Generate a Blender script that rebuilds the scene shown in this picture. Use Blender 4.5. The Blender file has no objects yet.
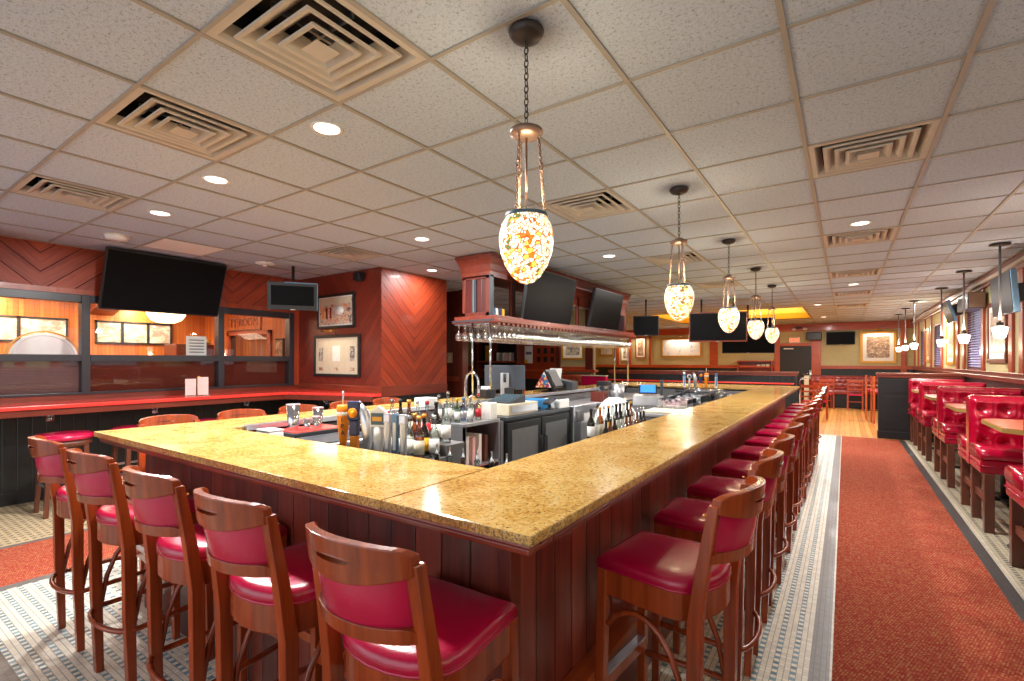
import bpy, math, random
from mathutils import Vector, Matrix
random.seed(7)
PI = math.pi
C = bpy.context.scene.collection
SC = bpy.context.scene

# ------------------------------------------------------------------ camera, world, exposure
cam_data = bpy.data.cameras.new('camera')
cam = bpy.data.objects.new('camera', cam_data); C.objects.link(cam)
cam.location = (0, 0, 1.46)
cam.rotation_euler = (PI / 2, 0, math.radians(34.36))
cam_data.sensor_width = 36; cam_data.lens = 487 / 1024 * 36
cam_data.shift_y = 0.020
cam_data.clip_start = 0.02
SC.camera = cam
world = bpy.data.worlds.new('world'); SC.world = world; world.use_nodes = True
wb = world.node_tree.nodes['Background']
wb.inputs[0].default_value = (0.86, 0.93, 1.0, 1); wb.inputs[1].default_value = 1.0
SC.view_settings.view_transform = 'Standard'; SC.view_settings.look = 'None'
SC.view_settings.gamma = 1; SC.view_settings.use_curve_mapping = False
SC.view_settings.exposure = 0.26
SC.cycles.max_bounces = 8; SC.cycles.diffuse_bounces = 5; SC.cycles.glossy_bounces = 3
SC.cycles.transparent_max_bounces = 12; SC.cycles.transmission_bounces = 4
SC.cycles.sample_clamp_indirect = 6.0
SC.cycles.caustics_reflective = False; SC.cycles.caustics_refractive = False

def area(name, loc, size, energy, color, rot=(0, 0, 0), size_y=None, shape='DISK', spread=None):
    l = bpy.data.lights.new(name, 'AREA'); l.shape = 'RECTANGLE' if size_y else shape
    l.size = size
    if size_y: l.size_y = size_y
    l.energy = energy; l.color = color; l.specular_factor = .15
    if spread: l.spread = spread
    o = bpy.data.objects.new(name, l); C.objects.link(o); o.location = loc; o.rotation_euler = rot
    return o
def point(name, loc, energy, color, r=0.04):
    l = bpy.data.lights.new(name, 'POINT'); l.energy = energy; l.color = color; l.shadow_soft_size = r; l.specular_factor = .12
    o = bpy.data.objects.new(name, l); C.objects.link(o); o.location = loc
    return o
ZC = 2.71
WARM = (1.0, 0.80, 0.58); NEUT = (1.0, 0.98, 0.96); COOL = (0.84, 0.92, 1.0)
# added daylight fill, at unseen side-wall windows and the open end behind the camera
area('window_daylight', (1.70, 1.2, 1.7), 1.5, 70, COOL, (0, -PI / 2, 0), 5.0)
area('window_daylight', (-3.0, -2.9, 1.5), 7.5, 32, COOL, (PI / 2, 0, 0), 2.0)

# ------------------------------------------------------------------ materials
class NT:
    def __init__(s, name):
        m = bpy.data.materials.new(name); m.use_nodes = True
        s.m = m; s.t = m.node_tree; s.b = s.t.nodes['Principled BSDF']; s.out = s.t.nodes['Material Output']
    def n(s, typ, **kw):
        x = s.t.nodes.new(typ)
        for k, v in kw.items(): setattr(x, k, v)
        return x
    def put(s, sock, v):
        if v is None: return
        if isinstance(v, bpy.types.NodeSocket): s.t.links.new(v, sock)
        else:
            if isinstance(v, tuple) and len(v) == 3 and sock.type == 'RGBA': v = (*v, 1)
            sock.default_value = v
    def math(s, op, a, b=None, c=None):
        x = s.n('ShaderNodeMath', operation=op)
        s.put(x.inputs[0], a)
        if b is not None: s.put(x.inputs[1], b)
        if c is not None: s.put(x.inputs[2], c)
        return x.outputs[0]
    def pos(s, gen=False):
        x = s.n('ShaderNodeTexCoord')
        return x.outputs['Object']
    def xyz(s, v):
        x = s.n('ShaderNodeSeparateXYZ'); s.put(x.inputs[0], v); return x.outputs
    def comb(s, x_, y_, z_):
        x = s.n('ShaderNodeCombineXYZ')
        for i, v in enumerate((x_, y_, z_)): s.put(x.inputs[i], v)
        return x.outputs[0]
    def scale(s, v, sc):
        x = s.n('ShaderNodeMapping'); s.put(x.inputs[0], v); x.inputs['Scale'].default_value = sc; return x.outputs[0]
    def noise(s, v, sc, det=3, rough=.5, dist=0):
        x = s.n('ShaderNodeTexNoise'); s.put(x.inputs['Vector'], v); x.inputs['Scale'].default_value = sc
        x.inputs['Detail'].default_value = det; x.inputs['Roughness'].default_value = rough; x.inputs['Distortion'].default_value = dist
        return x.outputs[0]
    def wnoise(s, v):
        x = s.n('ShaderNodeTexWhiteNoise'); s.put(x.inputs['Vector'], v); return x.outputs['Value']
    def voro(s, v, sc, feat='F1', out='Distance'):
        x = s.n('ShaderNodeTexVoronoi', feature=feat); s.put(x.inputs['Vector'], v); x.inputs['Scale'].default_value = sc
        return x.outputs[out]
    def ramp(s, f, stops, mode='LINEAR'):
        x = s.n('ShaderNodeValToRGB'); s.put(x.inputs[0], f); r = x.color_ramp; r.interpolation = mode
        while len(r.elements) < len(stops): r.elements.new(0.5)
        for e, (p, c) in zip(r.elements, stops): e.position = p; e.color = (*c, 1)
        return x.outputs[0]
    def mix(s, f, a, b):
        x = s.n('ShaderNodeMix', data_type='RGBA')
        s.put(x.inputs[0], f); s.put(x.inputs[6], a); s.put(x.inputs[7], b); return x.outputs[2]
    def bump(s, h, strength=.3, dist=.01):
        x = s.n('ShaderNodeBump'); x.inputs['Strength'].default_value = strength; x.inputs['Distance'].default_value = dist
        s.put(x.inputs['Height'], h); s.put(s.b.inputs['Normal'], x.outputs[0])
    def fin(s, col=None, rough=None, metal=None, spec=None, coat=None):
        if col is not None: s.put(s.b.inputs['Base Color'], col)
        if rough is not None: s.put(s.b.inputs['Roughness'], rough)
        if metal is not None: s.put(s.b.inputs['Metallic'], metal)
        if spec is not None: s.put(s.b.inputs['Specular IOR Level'], spec)
        if coat is not None: s.b.inputs['Coat Weight'].default_value = coat; s.b.inputs['Coat Roughness'].default_value = .12
        return s.m
def lin(r, g, b):
    f = lambda c: (c / 255 / 12.92) if c / 255 <= .04045 else ((c / 255 + .055) / 1.055) ** 2.4
    return (f(r), f(g), f(b))
_pc = {}
def plain(name, rgb, rough=.5, metal=0, spec=None, coat=None, bump=None):
    if name in _pc: return _pc[name]
    n = NT(name)
    v = n.noise(n.pos(), 14, 2)
    c = lin(*rgb)
    col = n.mix(v, tuple(x * .88 for x in c), tuple(min(1, x * 1.1) for x in c))
    if bump: n.bump(n.noise(n.pos(), bump[0], 3), bump[1], bump[2])
    _pc[name] = n.fin(col, rough, metal, spec, coat); return _pc[name]
def wood(name, dark, light, axis='Z', rough=.32, coat=.3, boards=None, chev=None, gsc=26):
    n = NT(name); p = n.pos(); x, y, z = n.xyz(p)
    st = {'X': (1.2, gsc, gsc), 'Y': (gsc, 1.2, gsc), 'Z': (gsc, gsc, 1.2)}[axis]
    vec = n.scale(p, st)
    board = None
    if chev:
        hx = {'X': x, 'Y': y}[chev[0]]
        a = n.math('ADD', hx, chev[3])
        a = n.math('PINGPONG', a, chev[1])                       # V-shaped boards
        s1 = n.math('MULTIPLY', a, chev[4] if len(chev) > 4 else 1)
        d = n.math('SUBTRACT', z, s1)
        along = n.math('ADD', z, s1)
        cell = n.math('DIVIDE', d, chev[2])
        board = n.math('FLOOR', cell)
        fr = n.math('FRACT', cell)
        vec = n.comb(n.math('MULTIPLY', d, 28), n.math('MULTIPLY', along, 1.6), board)
    elif boards:
        hx = {'X': x, 'Y': y, 'Z': z}[boards[0]]
        cell = n.math('DIVIDE', hx, boards[1]); board = n.math('FLOOR', cell); fr = n.math('FRACT', cell)
    g = n.noise(vec, 1.0, 5, .62, .6)
    g2 = n.noise(p, 2.3, 2)
    f = n.math('ADD', n.math('MULTIPLY', g, .75), n.math('MULTIPLY', g2, .3))
    if board is not None:
        f = n.math('ADD', f, n.math('MULTIPLY', n.math('SUBTRACT', n.wnoise(n.comb(board, 3.1, 1.7)), .5), .2 if chev else .42))
    col = n.ramp(f, [(.28, lin(*dark)), (.52, tuple((a + b) / 2 for a, b in zip(lin(*dark), lin(*light)))), (.78, lin(*light))])
    if board is not None:
        e = n.math('MINIMUM', fr, n.math('SUBTRACT', 1, fr))
        gw = n.math('SMOOTH_MIN', n.math('MULTIPLY', e, 22 if not chev else 26), 1, .1)
        n.bump(gw, .6, .004)
        col = n.mix(n.math('LESS_THAN', e, .028), col, tuple(q * .22 for q in lin(*dark)))
    else:
        n.bump(g, .08, .004)
    return n.fin(col, rough, 0, .5, coat)
M = {}
M['cherry'] = wood('cherry_stool_wood', (96, 34, 14), (186, 80, 32), 'Z', .26, .3)
M['seat_red'] = None
def leather(name, a, b, rough=.28, crease=.12):
    n = NT(name); p = n.pos()
    f = n.noise(p, 3.5, 3)
    n.bump(n.math('ADD', n.voro(p, 260), n.math('MULTIPLY', n.noise(p, 9, 3), 1.5)), crease, .003)
    return n.fin(n.ramp(f, [(.3, lin(*a)), (.7, lin(*b))]), rough, 0, .6, .25)
M['seat_red'] = leather('crimson_vinyl', (170, 6, 54), (198, 16, 72), .26)
M['booth_red'] = leather('booth_crimson_vinyl', (150, 4, 36), (184, 12, 52), .2, .08)
M['tuft_brown'] = leather('oxblood_tufted_leather', (112, 30, 26), (150, 46, 36), .25)
M['tuft_tan'] = leather('tan_tufted_leather', (160, 66, 38), (196, 92, 56), .3)
M['mahog'] = wood('mahogany', (72, 26, 18), (120, 48, 32), 'Z', .35, .3)
M['mahog_x'] = wood('mahogany_rail', (92, 36, 22), (152, 68, 44), 'X', .32, .3)
M['mahog_y'] = wood('mahogany_long', (80, 30, 20), (134, 58, 40), 'Y', .32, .3)
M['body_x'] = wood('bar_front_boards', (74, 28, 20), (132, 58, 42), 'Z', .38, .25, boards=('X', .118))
M['body_y'] = wood('bar_side_boards', (96, 36, 28), (158, 70, 54), 'Z', .38, .25, boards=('Y', .118))  # front boards lightened, light on the aisle side put into the colour
M['red_trim'] = wood('red_cherry_trim', (150, 56, 26), (196, 90, 46), 'X', .35, .3)
M['red_trim_z'] = wood('red_cherry_post', (138, 50, 26), (180, 80, 44), 'Z', .35, .3)
M['chev_left'] = wood('chevron_panel_header', (122, 42, 26), (186, 84, 50), 'Y', .5, 0, chev=('Y', .97, .20, -1.425, .9))
M['chev_pillar_front'] = wood('chevron_panel_pillar', (92, 30, 18), (138, 50, 30), 'X', .45, .1, chev=('X', .95, .16, .0, 1.2))
M['chev_pillar_side'] = wood('chevron_panel_pillar_side', (104, 32, 16), (164, 62, 30), 'Y', .48, .05, chev=('Y', .64, .16, .17, 1.0))
M['ledge'] = wood('foot_ledge_wood', (150, 62, 22), (200, 96, 44), 'Y', .4, .2)
M['orange_bead'] = wood('orange_beadboard', (172, 84, 26), (214, 122, 48), 'Z', .45, .1, boards=('Y', .06))
M['orange_bead_x'] = wood('orange_beadboard_end', (172, 84, 26), (214, 122, 48), 'Z', .45, .1, boards=('X', .06))
M['dark_door'] = wood('dark_panelling', (60, 14, 8), (96, 30, 18), 'Z', .4, .2, boards=('X', .14))
M['door_red'] = wood('red_door_wood', (130, 40, 16), (176, 70, 34), 'Z', .35, .3)
M['far_floor'] = wood('oak_plank_floor', (190, 122, 50), (236, 176, 96), 'Y', .35, .3, boards=('X', .09), gsc=12)
M['gold'] = plain('gilt_frame', (206, 150, 52), .35, .3)
M['black'] = plain('black_paint', (22, 23, 25), .5)
def blackboards():
    n = NT('black_beadboard'); x, y, z = n.xyz(n.pos())
    fr = n.math('FRACT', n.math('DIVIDE', n.math('ADD', x, y), .11)); e = n.math('MINIMUM', fr, n.math('SUBTRACT', 1, fr))
    n.bump(n.math('SMOOTH_MIN', n.math('MULTIPLY', e, 14), 1, .1), .7, .005)
    return n.fin(n.mix(n.noise(n.pos(), 5), lin(22, 25, 25), lin(32, 36, 36)), .38)
M['black_wall'] = blackboards()
M['frame_black'] = plain('black_window_frame', (46, 46, 52), .32)
M['screen'] = plain('dark_screen', (15, 16, 18), .3, 0, .06)
M['tv_case'] = plain('tv_casing', (24, 25, 28), .35)
M['tv_blue'] = plain('tv_side_reflective', (96, 128, 156), .25, .3)
M['iron'] = plain('dark_iron', (60, 54, 52), .45, .6)
M['bronze'] = plain('aged_bronze', (128, 104, 92), .4, .7)
M['brass'] = plain('brass', (220, 168, 84), .25, .9)
M['chrome'] = plain('chrome', (214, 218, 224), .1, 1)
M['steel'] = plain('brushed_steel', (204, 205, 210), .28, .85)
M['steel_dark'] = plain('dull_steel', (128, 127, 128), .38, .5)
M['white'] = plain('white_plastic', (226, 226, 224), .4)
M['paper'] = plain('white_paper', (238, 236, 230), .7)
M['cream'] = plain('cream_register', (214, 204, 178), .45)
M['blue'] = plain('blue_box', (36, 126, 186), .45)
M['red'] = plain('red_plastic', (190, 22, 30), .4)
M['red_counter'] = plain('red_laminate', (240, 66, 56), .25, 0, .5, .3)
M['dark_grey'] = plain('charcoal_plastic', (50, 54, 60), .42)
M['grey_monitor'] = plain('grey_monitor_case', (62, 68, 78), .4)
M['vent'] = plain('beige_vent_metal', (182, 176, 168), .5)
M['vent_dark'] = plain('duct_interior', (44, 40, 38), .8)
M['pink'] = plain('pink_card', (240, 196, 190), .6)
M['orange'] = plain('orange_tap', (240, 140, 16), .35)
M['navy'] = plain('navy_tap', (36, 44, 84), .4)
M['yellow'] = plain('yellow_label', (232, 178, 30), .5)
M['green_wall'] = plain('sage_wallpaper', (188, 180, 134), .8)
M['amber'] = plain('amber_tray_paint', (240, 196, 60), .6)
M['table_top'] = plain('salmon_laminate', (206, 112, 78), .3, 0, .5, .2)
M['table_edge'] = plain('brass_table_edge', (176, 150, 84), .35, .3)
M['leg_wood'] = wood('walnut_leg_wood', (74, 36, 22), (116, 62, 40), 'Z', .4, .2)
M['blue_green_bar'] = plain('teal_grey_leather', (70, 92, 104), .5)
M['purple_blind'] = plain('lilac_blind', (176, 164, 214), .5)
M['blind_red'] = plain('wood_blind', (128, 62, 50), .3, 0, .5, .3)
M['blind_grey'] = plain('wood_blind_grey', (150, 118, 116), .28, 0, .5, .3)  # red-brown blind with a grey reflection put into its colour
def emis(name, rgb, st):
    n = NT(name); n.put(n.b.inputs['Base Color'], lin(*rgb)); n.put(n.b.inputs['Emission Color'], lin(*rgb)); n.b.inputs['Emission Strength'].default_value = st
    return n.m
M['lamp'] = emis('lit_downlight', (255, 250, 240), 3)
M['glow_white'] = emis('lit_frosted_glass', (255, 244, 224), 5)
M['bowl_glow'] = emis('lit_alabaster_bowl', (255, 226, 170), 4)
M['exit_glow'] = emis('lit_exit_red', (255, 90, 60), 2.2)
M['screen_blue'] = emis('lit_blue_screen', (40, 110, 200), 1.0)
M['window_glow'] = emis('lit_daylight_panel', (236, 230, 220), 1.2)
def glassm(name, tint=(1, 1, 1), gloss=.12, rough=.03):
    n = NT(name); t = n.n('ShaderNodeBsdfTransparent'); n.put(t.inputs[0], tint)
    g = n.n('ShaderNodeBsdfGlossy'); g.inputs['Roughness'].default_value = rough
    lw = n.n('ShaderNodeFresnel'); lw.inputs[0].default_value = 1.5
    f = n.math('ADD', n.math('MULTIPLY', lw.outputs[0], .8), gloss)
    x = n.n('ShaderNodeMixShader'); n.put(x.inputs[0], f); n.t.links.new(t.outputs[0], x.inputs[1]); n.t.links.new(g.outputs[0], x.inputs[2])
    n.t.links.new(x.outputs[0], n.out.inputs[0]); return n.m
M['pane'] = glassm('window_glass', (1, 1, 1), .0)
M['stem_glass'] = glassm('stemware_glass', (.84, .87, .92), .46, .05)
M['clear_glass'] = glassm('clear_bottle_glass', (.82, .88, .86), .14)
M['amber_glass'] = glassm('amber_bottle_glass', (.55, .22, .05), .12)
M['dark_glass'] = plain('dark_bottle_glass', (30, 20, 16), .1, 0, .6)
M['green_glass'] = glassm('green_bottle_glass', (.35, .6, .3), .14)
M['blue_glass'] = glassm('blue_bottle_glass', (.35, .5, .8), .14)
M['bin_clear'] = glassm('clear_acrylic', (.82, .86, .9), .2)
M['frosted'] = plain('frosted_white_glass', (250, 250, 250), .4)
# granite
def granite():
    n = NT('gold_granite'); p = n.pos()
    a = n.noise(p, 5, 4, .6, 1.2); b = n.noise(p, 60, 4, .7); c = n.voro(p, 130)
    f = n.math('ADD', n.math('MULTIPLY', a, .45), n.math('MULTIPLY', b, .65))
    col = n.ramp(f, [(.30, lin(104, 76, 44)), (.42, lin(184, 130, 60)), (.52, lin(214, 168, 88)), (.62, lin(230, 192, 120)), (.8, lin(216, 200, 160))])
    sp = n.math('LESS_THAN', n.noise(p, 95, 3, .8), .385)
    col = n.mix(sp, col, lin(88, 62, 40))
    g = n.n('ShaderNodeNewGeometry'); nz = n.xyz(g.outputs['Normal'])[2]
    side = n.math('LESS_THAN', nz, .5)                       # sawn, unpolished edge
    col = n.mix(n.math('MULTIPLY', side, n.math('GREATER_THAN', n.noise(p, 120, 3, .8), .52)), col, lin(146, 116, 80))
    return n.fin(col, n.math('ADD', .11, n.math('MULTIPLY', side, .5)), 0, .34)
M['granite'] = granite()
# ceiling tile
def tilemat():
    n = NT('acoustic_tile'); p = n.pos()
    v = n.noise(p, 62, 4, .75); w = n.noise(p, 170, 2, .6)
    n.bump(n.math('ADD', v, w), .55, .006)
    col = n.ramp(n.math('ADD', n.math('MULTIPLY', v, .6), n.math('MULTIPLY', w, .4)), [(.36, lin(126, 136, 150)), (.47, lin(180, 194, 214)), (.7, lin(192, 206, 226))])
    return n.fin(col, .9, 0, .1)
M['tile'] = tilemat()
M['tbar'] = plain('ceiling_t_bar', (152, 148, 142), .5)
# mosaic: axis along which stripes count
def mosaic(name, axis, off, base=(248, 238, 218), accent=(112, 158, 174), grout=(158, 150, 140), per=3, solid=0, diag=False):
    n = NT(name); x, y, z = n.xyz(n.pos()); T = .0246
    a, b = (x, y) if axis == 'X' else (y, x)
    ca = n.math('DIVIDE', n.math('ADD', a, off), T); cb = n.math('DIVIDE', b, T)
    ia, ib = n.math('FLOOR', ca), n.math('FLOOR', cb)
    fa, fb = n.math('FRACT', ca), n.math('FRACT', cb)
    acc = n.math('MULTIPLY', n.math('LESS_THAN', n.math('FLOORED_MODULO', ia, per), .5), n.math('LESS_THAN', n.math('FLOORED_MODULO', ib if not diag else n.math('ADD', ib, n.math('DIVIDE', ia, 3)), 2 if not diag else 3), .9 if diag else .5))
    rnd = n.wnoise(n.comb(ia, ib, 0))
    tb = n.mix(rnd, tuple(q * .86 for q in lin(*base)), tuple(min(1, q * 1.08) for q in lin(*base)))
    ta = n.mix(rnd, tuple(q * .6 for q in lin(*accent)), tuple(q * 1.2 for q in lin(*accent)))
    if solid: col = tb
    else: col = n.mix(acc, tb, ta)
    ea = n.math('MINIMUM', fa, n.math('SUBTRACT', 1, fa)); eb = n.math('MINIMUM', fb, n.math('SUBTRACT', 1, fb))
    g = n.math('MAXIMUM', n.math('LESS_THAN', ea, .06), n.math('LESS_THAN', eb, .03))
    col = n.mix(g, col, lin(*grout))
    n.bump(n.math('MULTIPLY', g, -1), .25, .002)
    return n.fin(col, .35, 0, .5)
M['mosaic_y'] = mosaic('mosaic_stripes_along_aisle', 'X', .14)
M['mosaic_bar'] = mosaic('mosaic_under_stools', 'X', .14, diag=True)
M['mosaic_x'] = mosaic('mosaic_stripes_front', 'Y', -.57)
M['mosaic_wall'] = mosaic('mosaic_beige_black', 'X', .0, (220, 196, 156), (74, 74, 70), (150, 128, 96))
M['mosaic_booth'] = mosaic('mosaic_booth', 'X', .0, (206, 194, 166), (88, 100, 100), (150, 134, 108))
M['grey_band'] = mosaic('mosaic_grey_band', 'X', .0, (126, 118, 112), (110, 150, 160), (92, 84, 78), 3, 1)
M['dark_band'] = mosaic('mosaic_dark_band', 'X', .0, (84, 82, 80), (110, 150, 160), (56, 52, 50), 3, 1)
M['pale_band'] = mosaic('mosaic_pale_band', 'X', .0, (222, 212, 190), (110, 150, 160), (170, 156, 136), 3, 1)
def carpet():
    n = NT('woven_red_carpet'); x, y, z = n.xyz(n.pos())
    u = n.math('MULTIPLY', n.math('ADD', x, n.math('MULTIPLY', y, .5)), 100); v = n.math('MULTIPLY', n.math('SUBTRACT', y, n.math('MULTIPLY', x, .5)), 100)
    iu, iv = n.math('FLOOR', u), n.math('FLOOR', v)
    r = n.wnoise(n.comb(iu, iv, 2.0))
    ck = n.math('FLOORED_MODULO', n.math('ADD', iu, iv), 2)
    f = n.math('ADD', n.math('MULTIPLY', r, .62), n.math('MULTIPLY', ck, .38))
    col = n.ramp(f, [(.15, lin(150, 48, 44)), (.45, lin(168, 72, 56)), (.72, lin(178, 98, 68)), (.95, lin(190, 136, 92))])
    n.bump(n.math('ADD', r, n.noise(n.pos(), 300, 2)), .4, .004)
    return n.fin(col, .95, 0, .1)
M['carpet'] = carpet()
def tiffany():
    n = NT('leaded_art_glass'); p = n.pos()
    v = n.n('ShaderNodeTexVoronoi', feature='DISTANCE_TO_EDGE'); n.put(v.inputs['Vector'], p); v.inputs['Scale'].default_value = 64
    cl = n.voro(p, 64, 'F1', 'Color')
    cx = n.xyz(cl)[0]
    big = n.noise(p, 9, 2)
    x, y, z = n.xyz(p)
    f = n.math('ADD', n.math('MULTIPLY', cx, .55), n.math('MULTIPLY', big, .5))
    col = n.ramp(f, [(.0, lin(90, 120, 60)), (.28, lin(255, 246, 220)), (.60, lin(255, 248, 226)), (.72, lin(250, 206, 90)), (.80, lin(226, 120, 36)), (.9, lin(140, 160, 170))], 'CONSTANT')
    lead = n.math('LESS_THAN', v.outputs[0], .075)
    col = n.mix(lead, col, lin(176, 92, 20))
    n.put(n.b.inputs['Emission Color'], col); n.b.inputs['Emission Strength'].default_value = 1.1
    return n.fin(col, .3)
M['tiffany'] = tiffany()
def picture_mat(name, cols, sc=6, seed=0):
    n = NT(name); p = n.pos(); x, y, z = n.xyz(p)
    f = n.noise(n.comb(n.math('ADD', x, seed), y, n.math('MULTIPLY', z, 1.6)), sc, 5, .7, .6)
    k = len(cols)
    return n.fin(n.ramp(f, [(.3 + .4 * i / max(1, k - 1), lin(*c)) for i, c in enumerate(cols)]), .35)
M['photo_bw'] = picture_mat('old_team_photograph', [(120, 110, 100), (200, 192, 180), (60, 54, 50), (222, 216, 206)], 9)
M['photo_poster'] = picture_mat('cartoon_style_poster', [(214, 200, 180), (206, 110, 60), (232, 214, 190), (90, 80, 80), (190, 60, 40)], 11)
M['photo_winter'] = picture_mat('blue_winter_scene', [(244, 244, 246), (238, 240, 244), (226, 232, 238), (120, 154, 186)], 4)
M['photo_sepia'] = picture_mat('sepia_photograph', [(238, 228, 210), (190, 160, 130), (120, 90, 70), (236, 226, 214)], 8)
def cardmat():
    n = NT('bright_promo_card'); c = n.xyz(n.voro(n.pos(), 34, 'F1', 'Color'))[0]
    return n.fin(n.ramp(c, [(0, lin(214, 40, 66)), (.22, lin(236, 190, 60)), (.4, lin(226, 226, 232)), (.6, lin(60, 130, 190)), (.78, lin(120, 70, 140)), (.9, lin(214, 60, 60))], 'CONSTANT'), .4)
M['colour_card'] = cardmat()
M['photo_pale'] = picture_mat('pale_landscape_photo', [(246, 240, 232), (232, 214, 196), (170, 140, 124), (248, 244, 240)], 5)

# ------------------------------------------------------------------ mesh builder
class B:
    def __init__(s): s.v = []; s.f = []; s.sm = []
    def add(s, vs, fs, smooth=False):
        o = len(s.v); s.v += [tuple(x) for x in vs]; s.f += [tuple(i + o for i in f) for f in fs]; s.sm += [smooth] * len(fs); return s
    def box(s, x0, x1, y0, y1, z0, z1):
        v = [(x0, y0, z0), (x1, y0, z0), (x1, y1, z0), (x0, y1, z0), (x0, y0, z1), (x1, y0, z1), (x1, y1, z1), (x0, y1, z1)]
        return s.add(v, [(0, 3, 2, 1), (4, 5, 6, 7), (0, 1, 5, 4), (1, 2, 6, 5), (2, 3, 7, 6), (3, 0, 4, 7)])
    def bar(s, p, q, w, h, up=(0, 0, 1), w2=None, h2=None):
        p, q = Vector(p), Vector(q); d = (q - p).normalized(); up = Vector(up)
        sd = d.cross(up)
        if sd.length < 1e-4: sd = d.cross(Vector((0, 1, 0)))
        sd.normalize(); u = sd.cross(d).normalized(); w2 = w2 or w; h2 = h2 or h
        vs = []
        for c, a, b in ((p, w, h), (q, w2, h2)):
            for i, j in ((-1, -1), (1, -1), (1, 1), (-1, 1)): vs.append(c + sd * i * a / 2 + u * j * b / 2)
        return s.add(vs, [(0, 3, 2, 1), (4, 5, 6, 7), (0, 1, 5, 4), (1, 2, 6, 5), (2, 3, 7, 6), (3, 0, 4, 7)])
    def lathe(s, prof, n=16, c=(0, 0, 0), smooth=True):
        vs = []; fs = []; k = len(prof)
        for r, z in prof:
            for i in range(n):
                a = 2 * PI * i / n; vs.append((c[0] + r * math.cos(a), c[1] + r * math.sin(a), c[2] + z))
        for j in range(k - 1):
            for i in range(n):
                a, b = j * n + i, j * n + (i + 1) % n; fs.append((a, b, b + n, a + n))
        s.add(vs, fs, smooth)
        o = len(s.v) - len(vs)
        if prof[0][0] > 1e-5: s.f.append(tuple(o + i for i in reversed(range(n)))); s.sm.append(False)
        if prof[-1][0] > 1e-5: s.f.append(tuple(o + (k - 1) * n + i for i in range(n))); s.sm.append(False)
        return s
    def tube(s, pts, r, n=8, closed=False):
        P = [Vector(p) for p in pts]; k = len(P); vs = []; fs = []; prev = None
        rr = r if isinstance(r, (list, tuple)) else [r] * k
        for i in range(k):
            if closed: t = P[(i + 1) % k] - P[i - 1]
            else: t = P[min(i + 1, k - 1)] - P[max(i - 1, 0)]
            t.normalize()
            if prev is None:
                a = Vector((0, 0, 1)) if abs(t.z) < .9 else Vector((1, 0, 0)); u = t.cross(a).normalized()
            else:
                u = (prev - t * prev.dot(t)).normalized()
            prev = u; w = t.cross(u)
            for j in range(n):
                a = 2 * PI * j / n; vs.append(P[i] + (u * math.cos(a) + w * math.sin(a)) * rr[i])
        for i in range(k if closed else k - 1):
            for j in range(n):
                a, b = i * n + j, i * n + (j + 1) % n; c, d = ((i + 1) % k) * n + j, ((i + 1) % k) * n + (j + 1) % n
                fs.append((a, b, d, c))
        s.add(vs, fs, True)
        if not closed:
            o = len(s.v) - len(vs); s.f.append(tuple(o + j for j in reversed(range(n)))); s.f.append(tuple(o + (k - 1) * n + j for j in range(n))); s.sm += [False, False]
        return s
    def prism(s, poly, z0, z1):
        n = len(poly); vs = [(x, y, z0) for x, y in poly] + [(x, y, z1) for x, y in poly]
        return s.add(vs, [tuple(reversed(range(n))), tuple(range(n, 2 * n))] + [(i, (i + 1) % n, (i + 1) % n + n, i + n) for i in range(n)])
    def rings(s, loops, smooth=True, cap=True):
        n = len(loops[0]); vs = [p for l in loops for p in l]; fs = []
        for j in range(len(loops) - 1):
            for i in range(n):
                a, b = j * n + i, j * n + (i + 1) % n; fs.append((a, b, b + n, a + n))
        s.add(vs, fs, smooth); o = len(s.v) - len(vs)
        if cap:
            s.f.append(tuple(o + i for i in reversed(range(n)))); s.f.append(tuple(o + (len(loops) - 1) * n + i for i in range(n))); s.sm += [smooth, smooth]
        return s
    def grid(s, fn, nu, nv, smooth=True, skip=None):
        vs = [fn(i / nu, j / nv) for j in range(nv + 1) for i in range(nu + 1)]
        fs = [(j * (nu + 1) + i, j * (nu + 1) + i + 1, (j + 1) * (nu + 1) + i + 1, (j + 1) * (nu + 1) + i) for j in range(nv) for i in range(nu) if not (skip and skip(i, j))]
        return s.add(vs, fs, smooth)
    def build(s, name, mat, parent=None, bevel=0, solid=0):
        me = bpy.data.meshes.new(name); me.from_pydata(s.v, [], s.f); me.update()
        me.polygons.foreach_set('use_smooth', s.sm)
        me.materials.append(M[mat] if isinstance(mat, str) else mat)
        o = bpy.data.objects.new(name, me); C.objects.link(o)
        if parent: o.parent = parent
        if bevel:
            m = o.modifiers.new('bevel', 'BEVEL'); m.width = bevel; m.segments = 2; m.limit_method = 'ANGLE'
        if solid:
            m = o.modifiers.new('solid', 'SOLIDIFY'); m.thickness = solid
        return o
def thing(name, label, cat, loc=(0, 0, 0), rz=0, group=None):
    o = bpy.data.objects.new(name, None); C.objects.link(o); o.location = loc; o.rotation_euler = (0, 0, rz)
    o.empty_display_size = .1
    return tag(o, label, cat, group)
def tag(o, label, cat, group=None):
    o['label'] = label; o['category'] = cat
    if group: o['group'] = group
    return o
def struct(o): o['kind'] = 'structure'; return o
def dup(root, loc, rz, label=None, group=None):
    r = root.copy(); C.objects.link(r); r.location = loc; r.rotation_euler = (0, 0, rz)
    if label: r['label'] = label
    if group: r['group'] = group
    def rec(src, dst):
        for ch in list(src.children):
            c = ch.copy(); C.objects.link(c); c.parent = dst; rec(ch, c)
    rec(root, r); return r
ORD = ['first', 'second', 'third', 'fourth', 'fifth', 'sixth', 'seventh', 'eighth', 'ninth', 'tenth', 'eleventh', 'twelfth', 'thirteenth', 'fourteenth']
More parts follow.
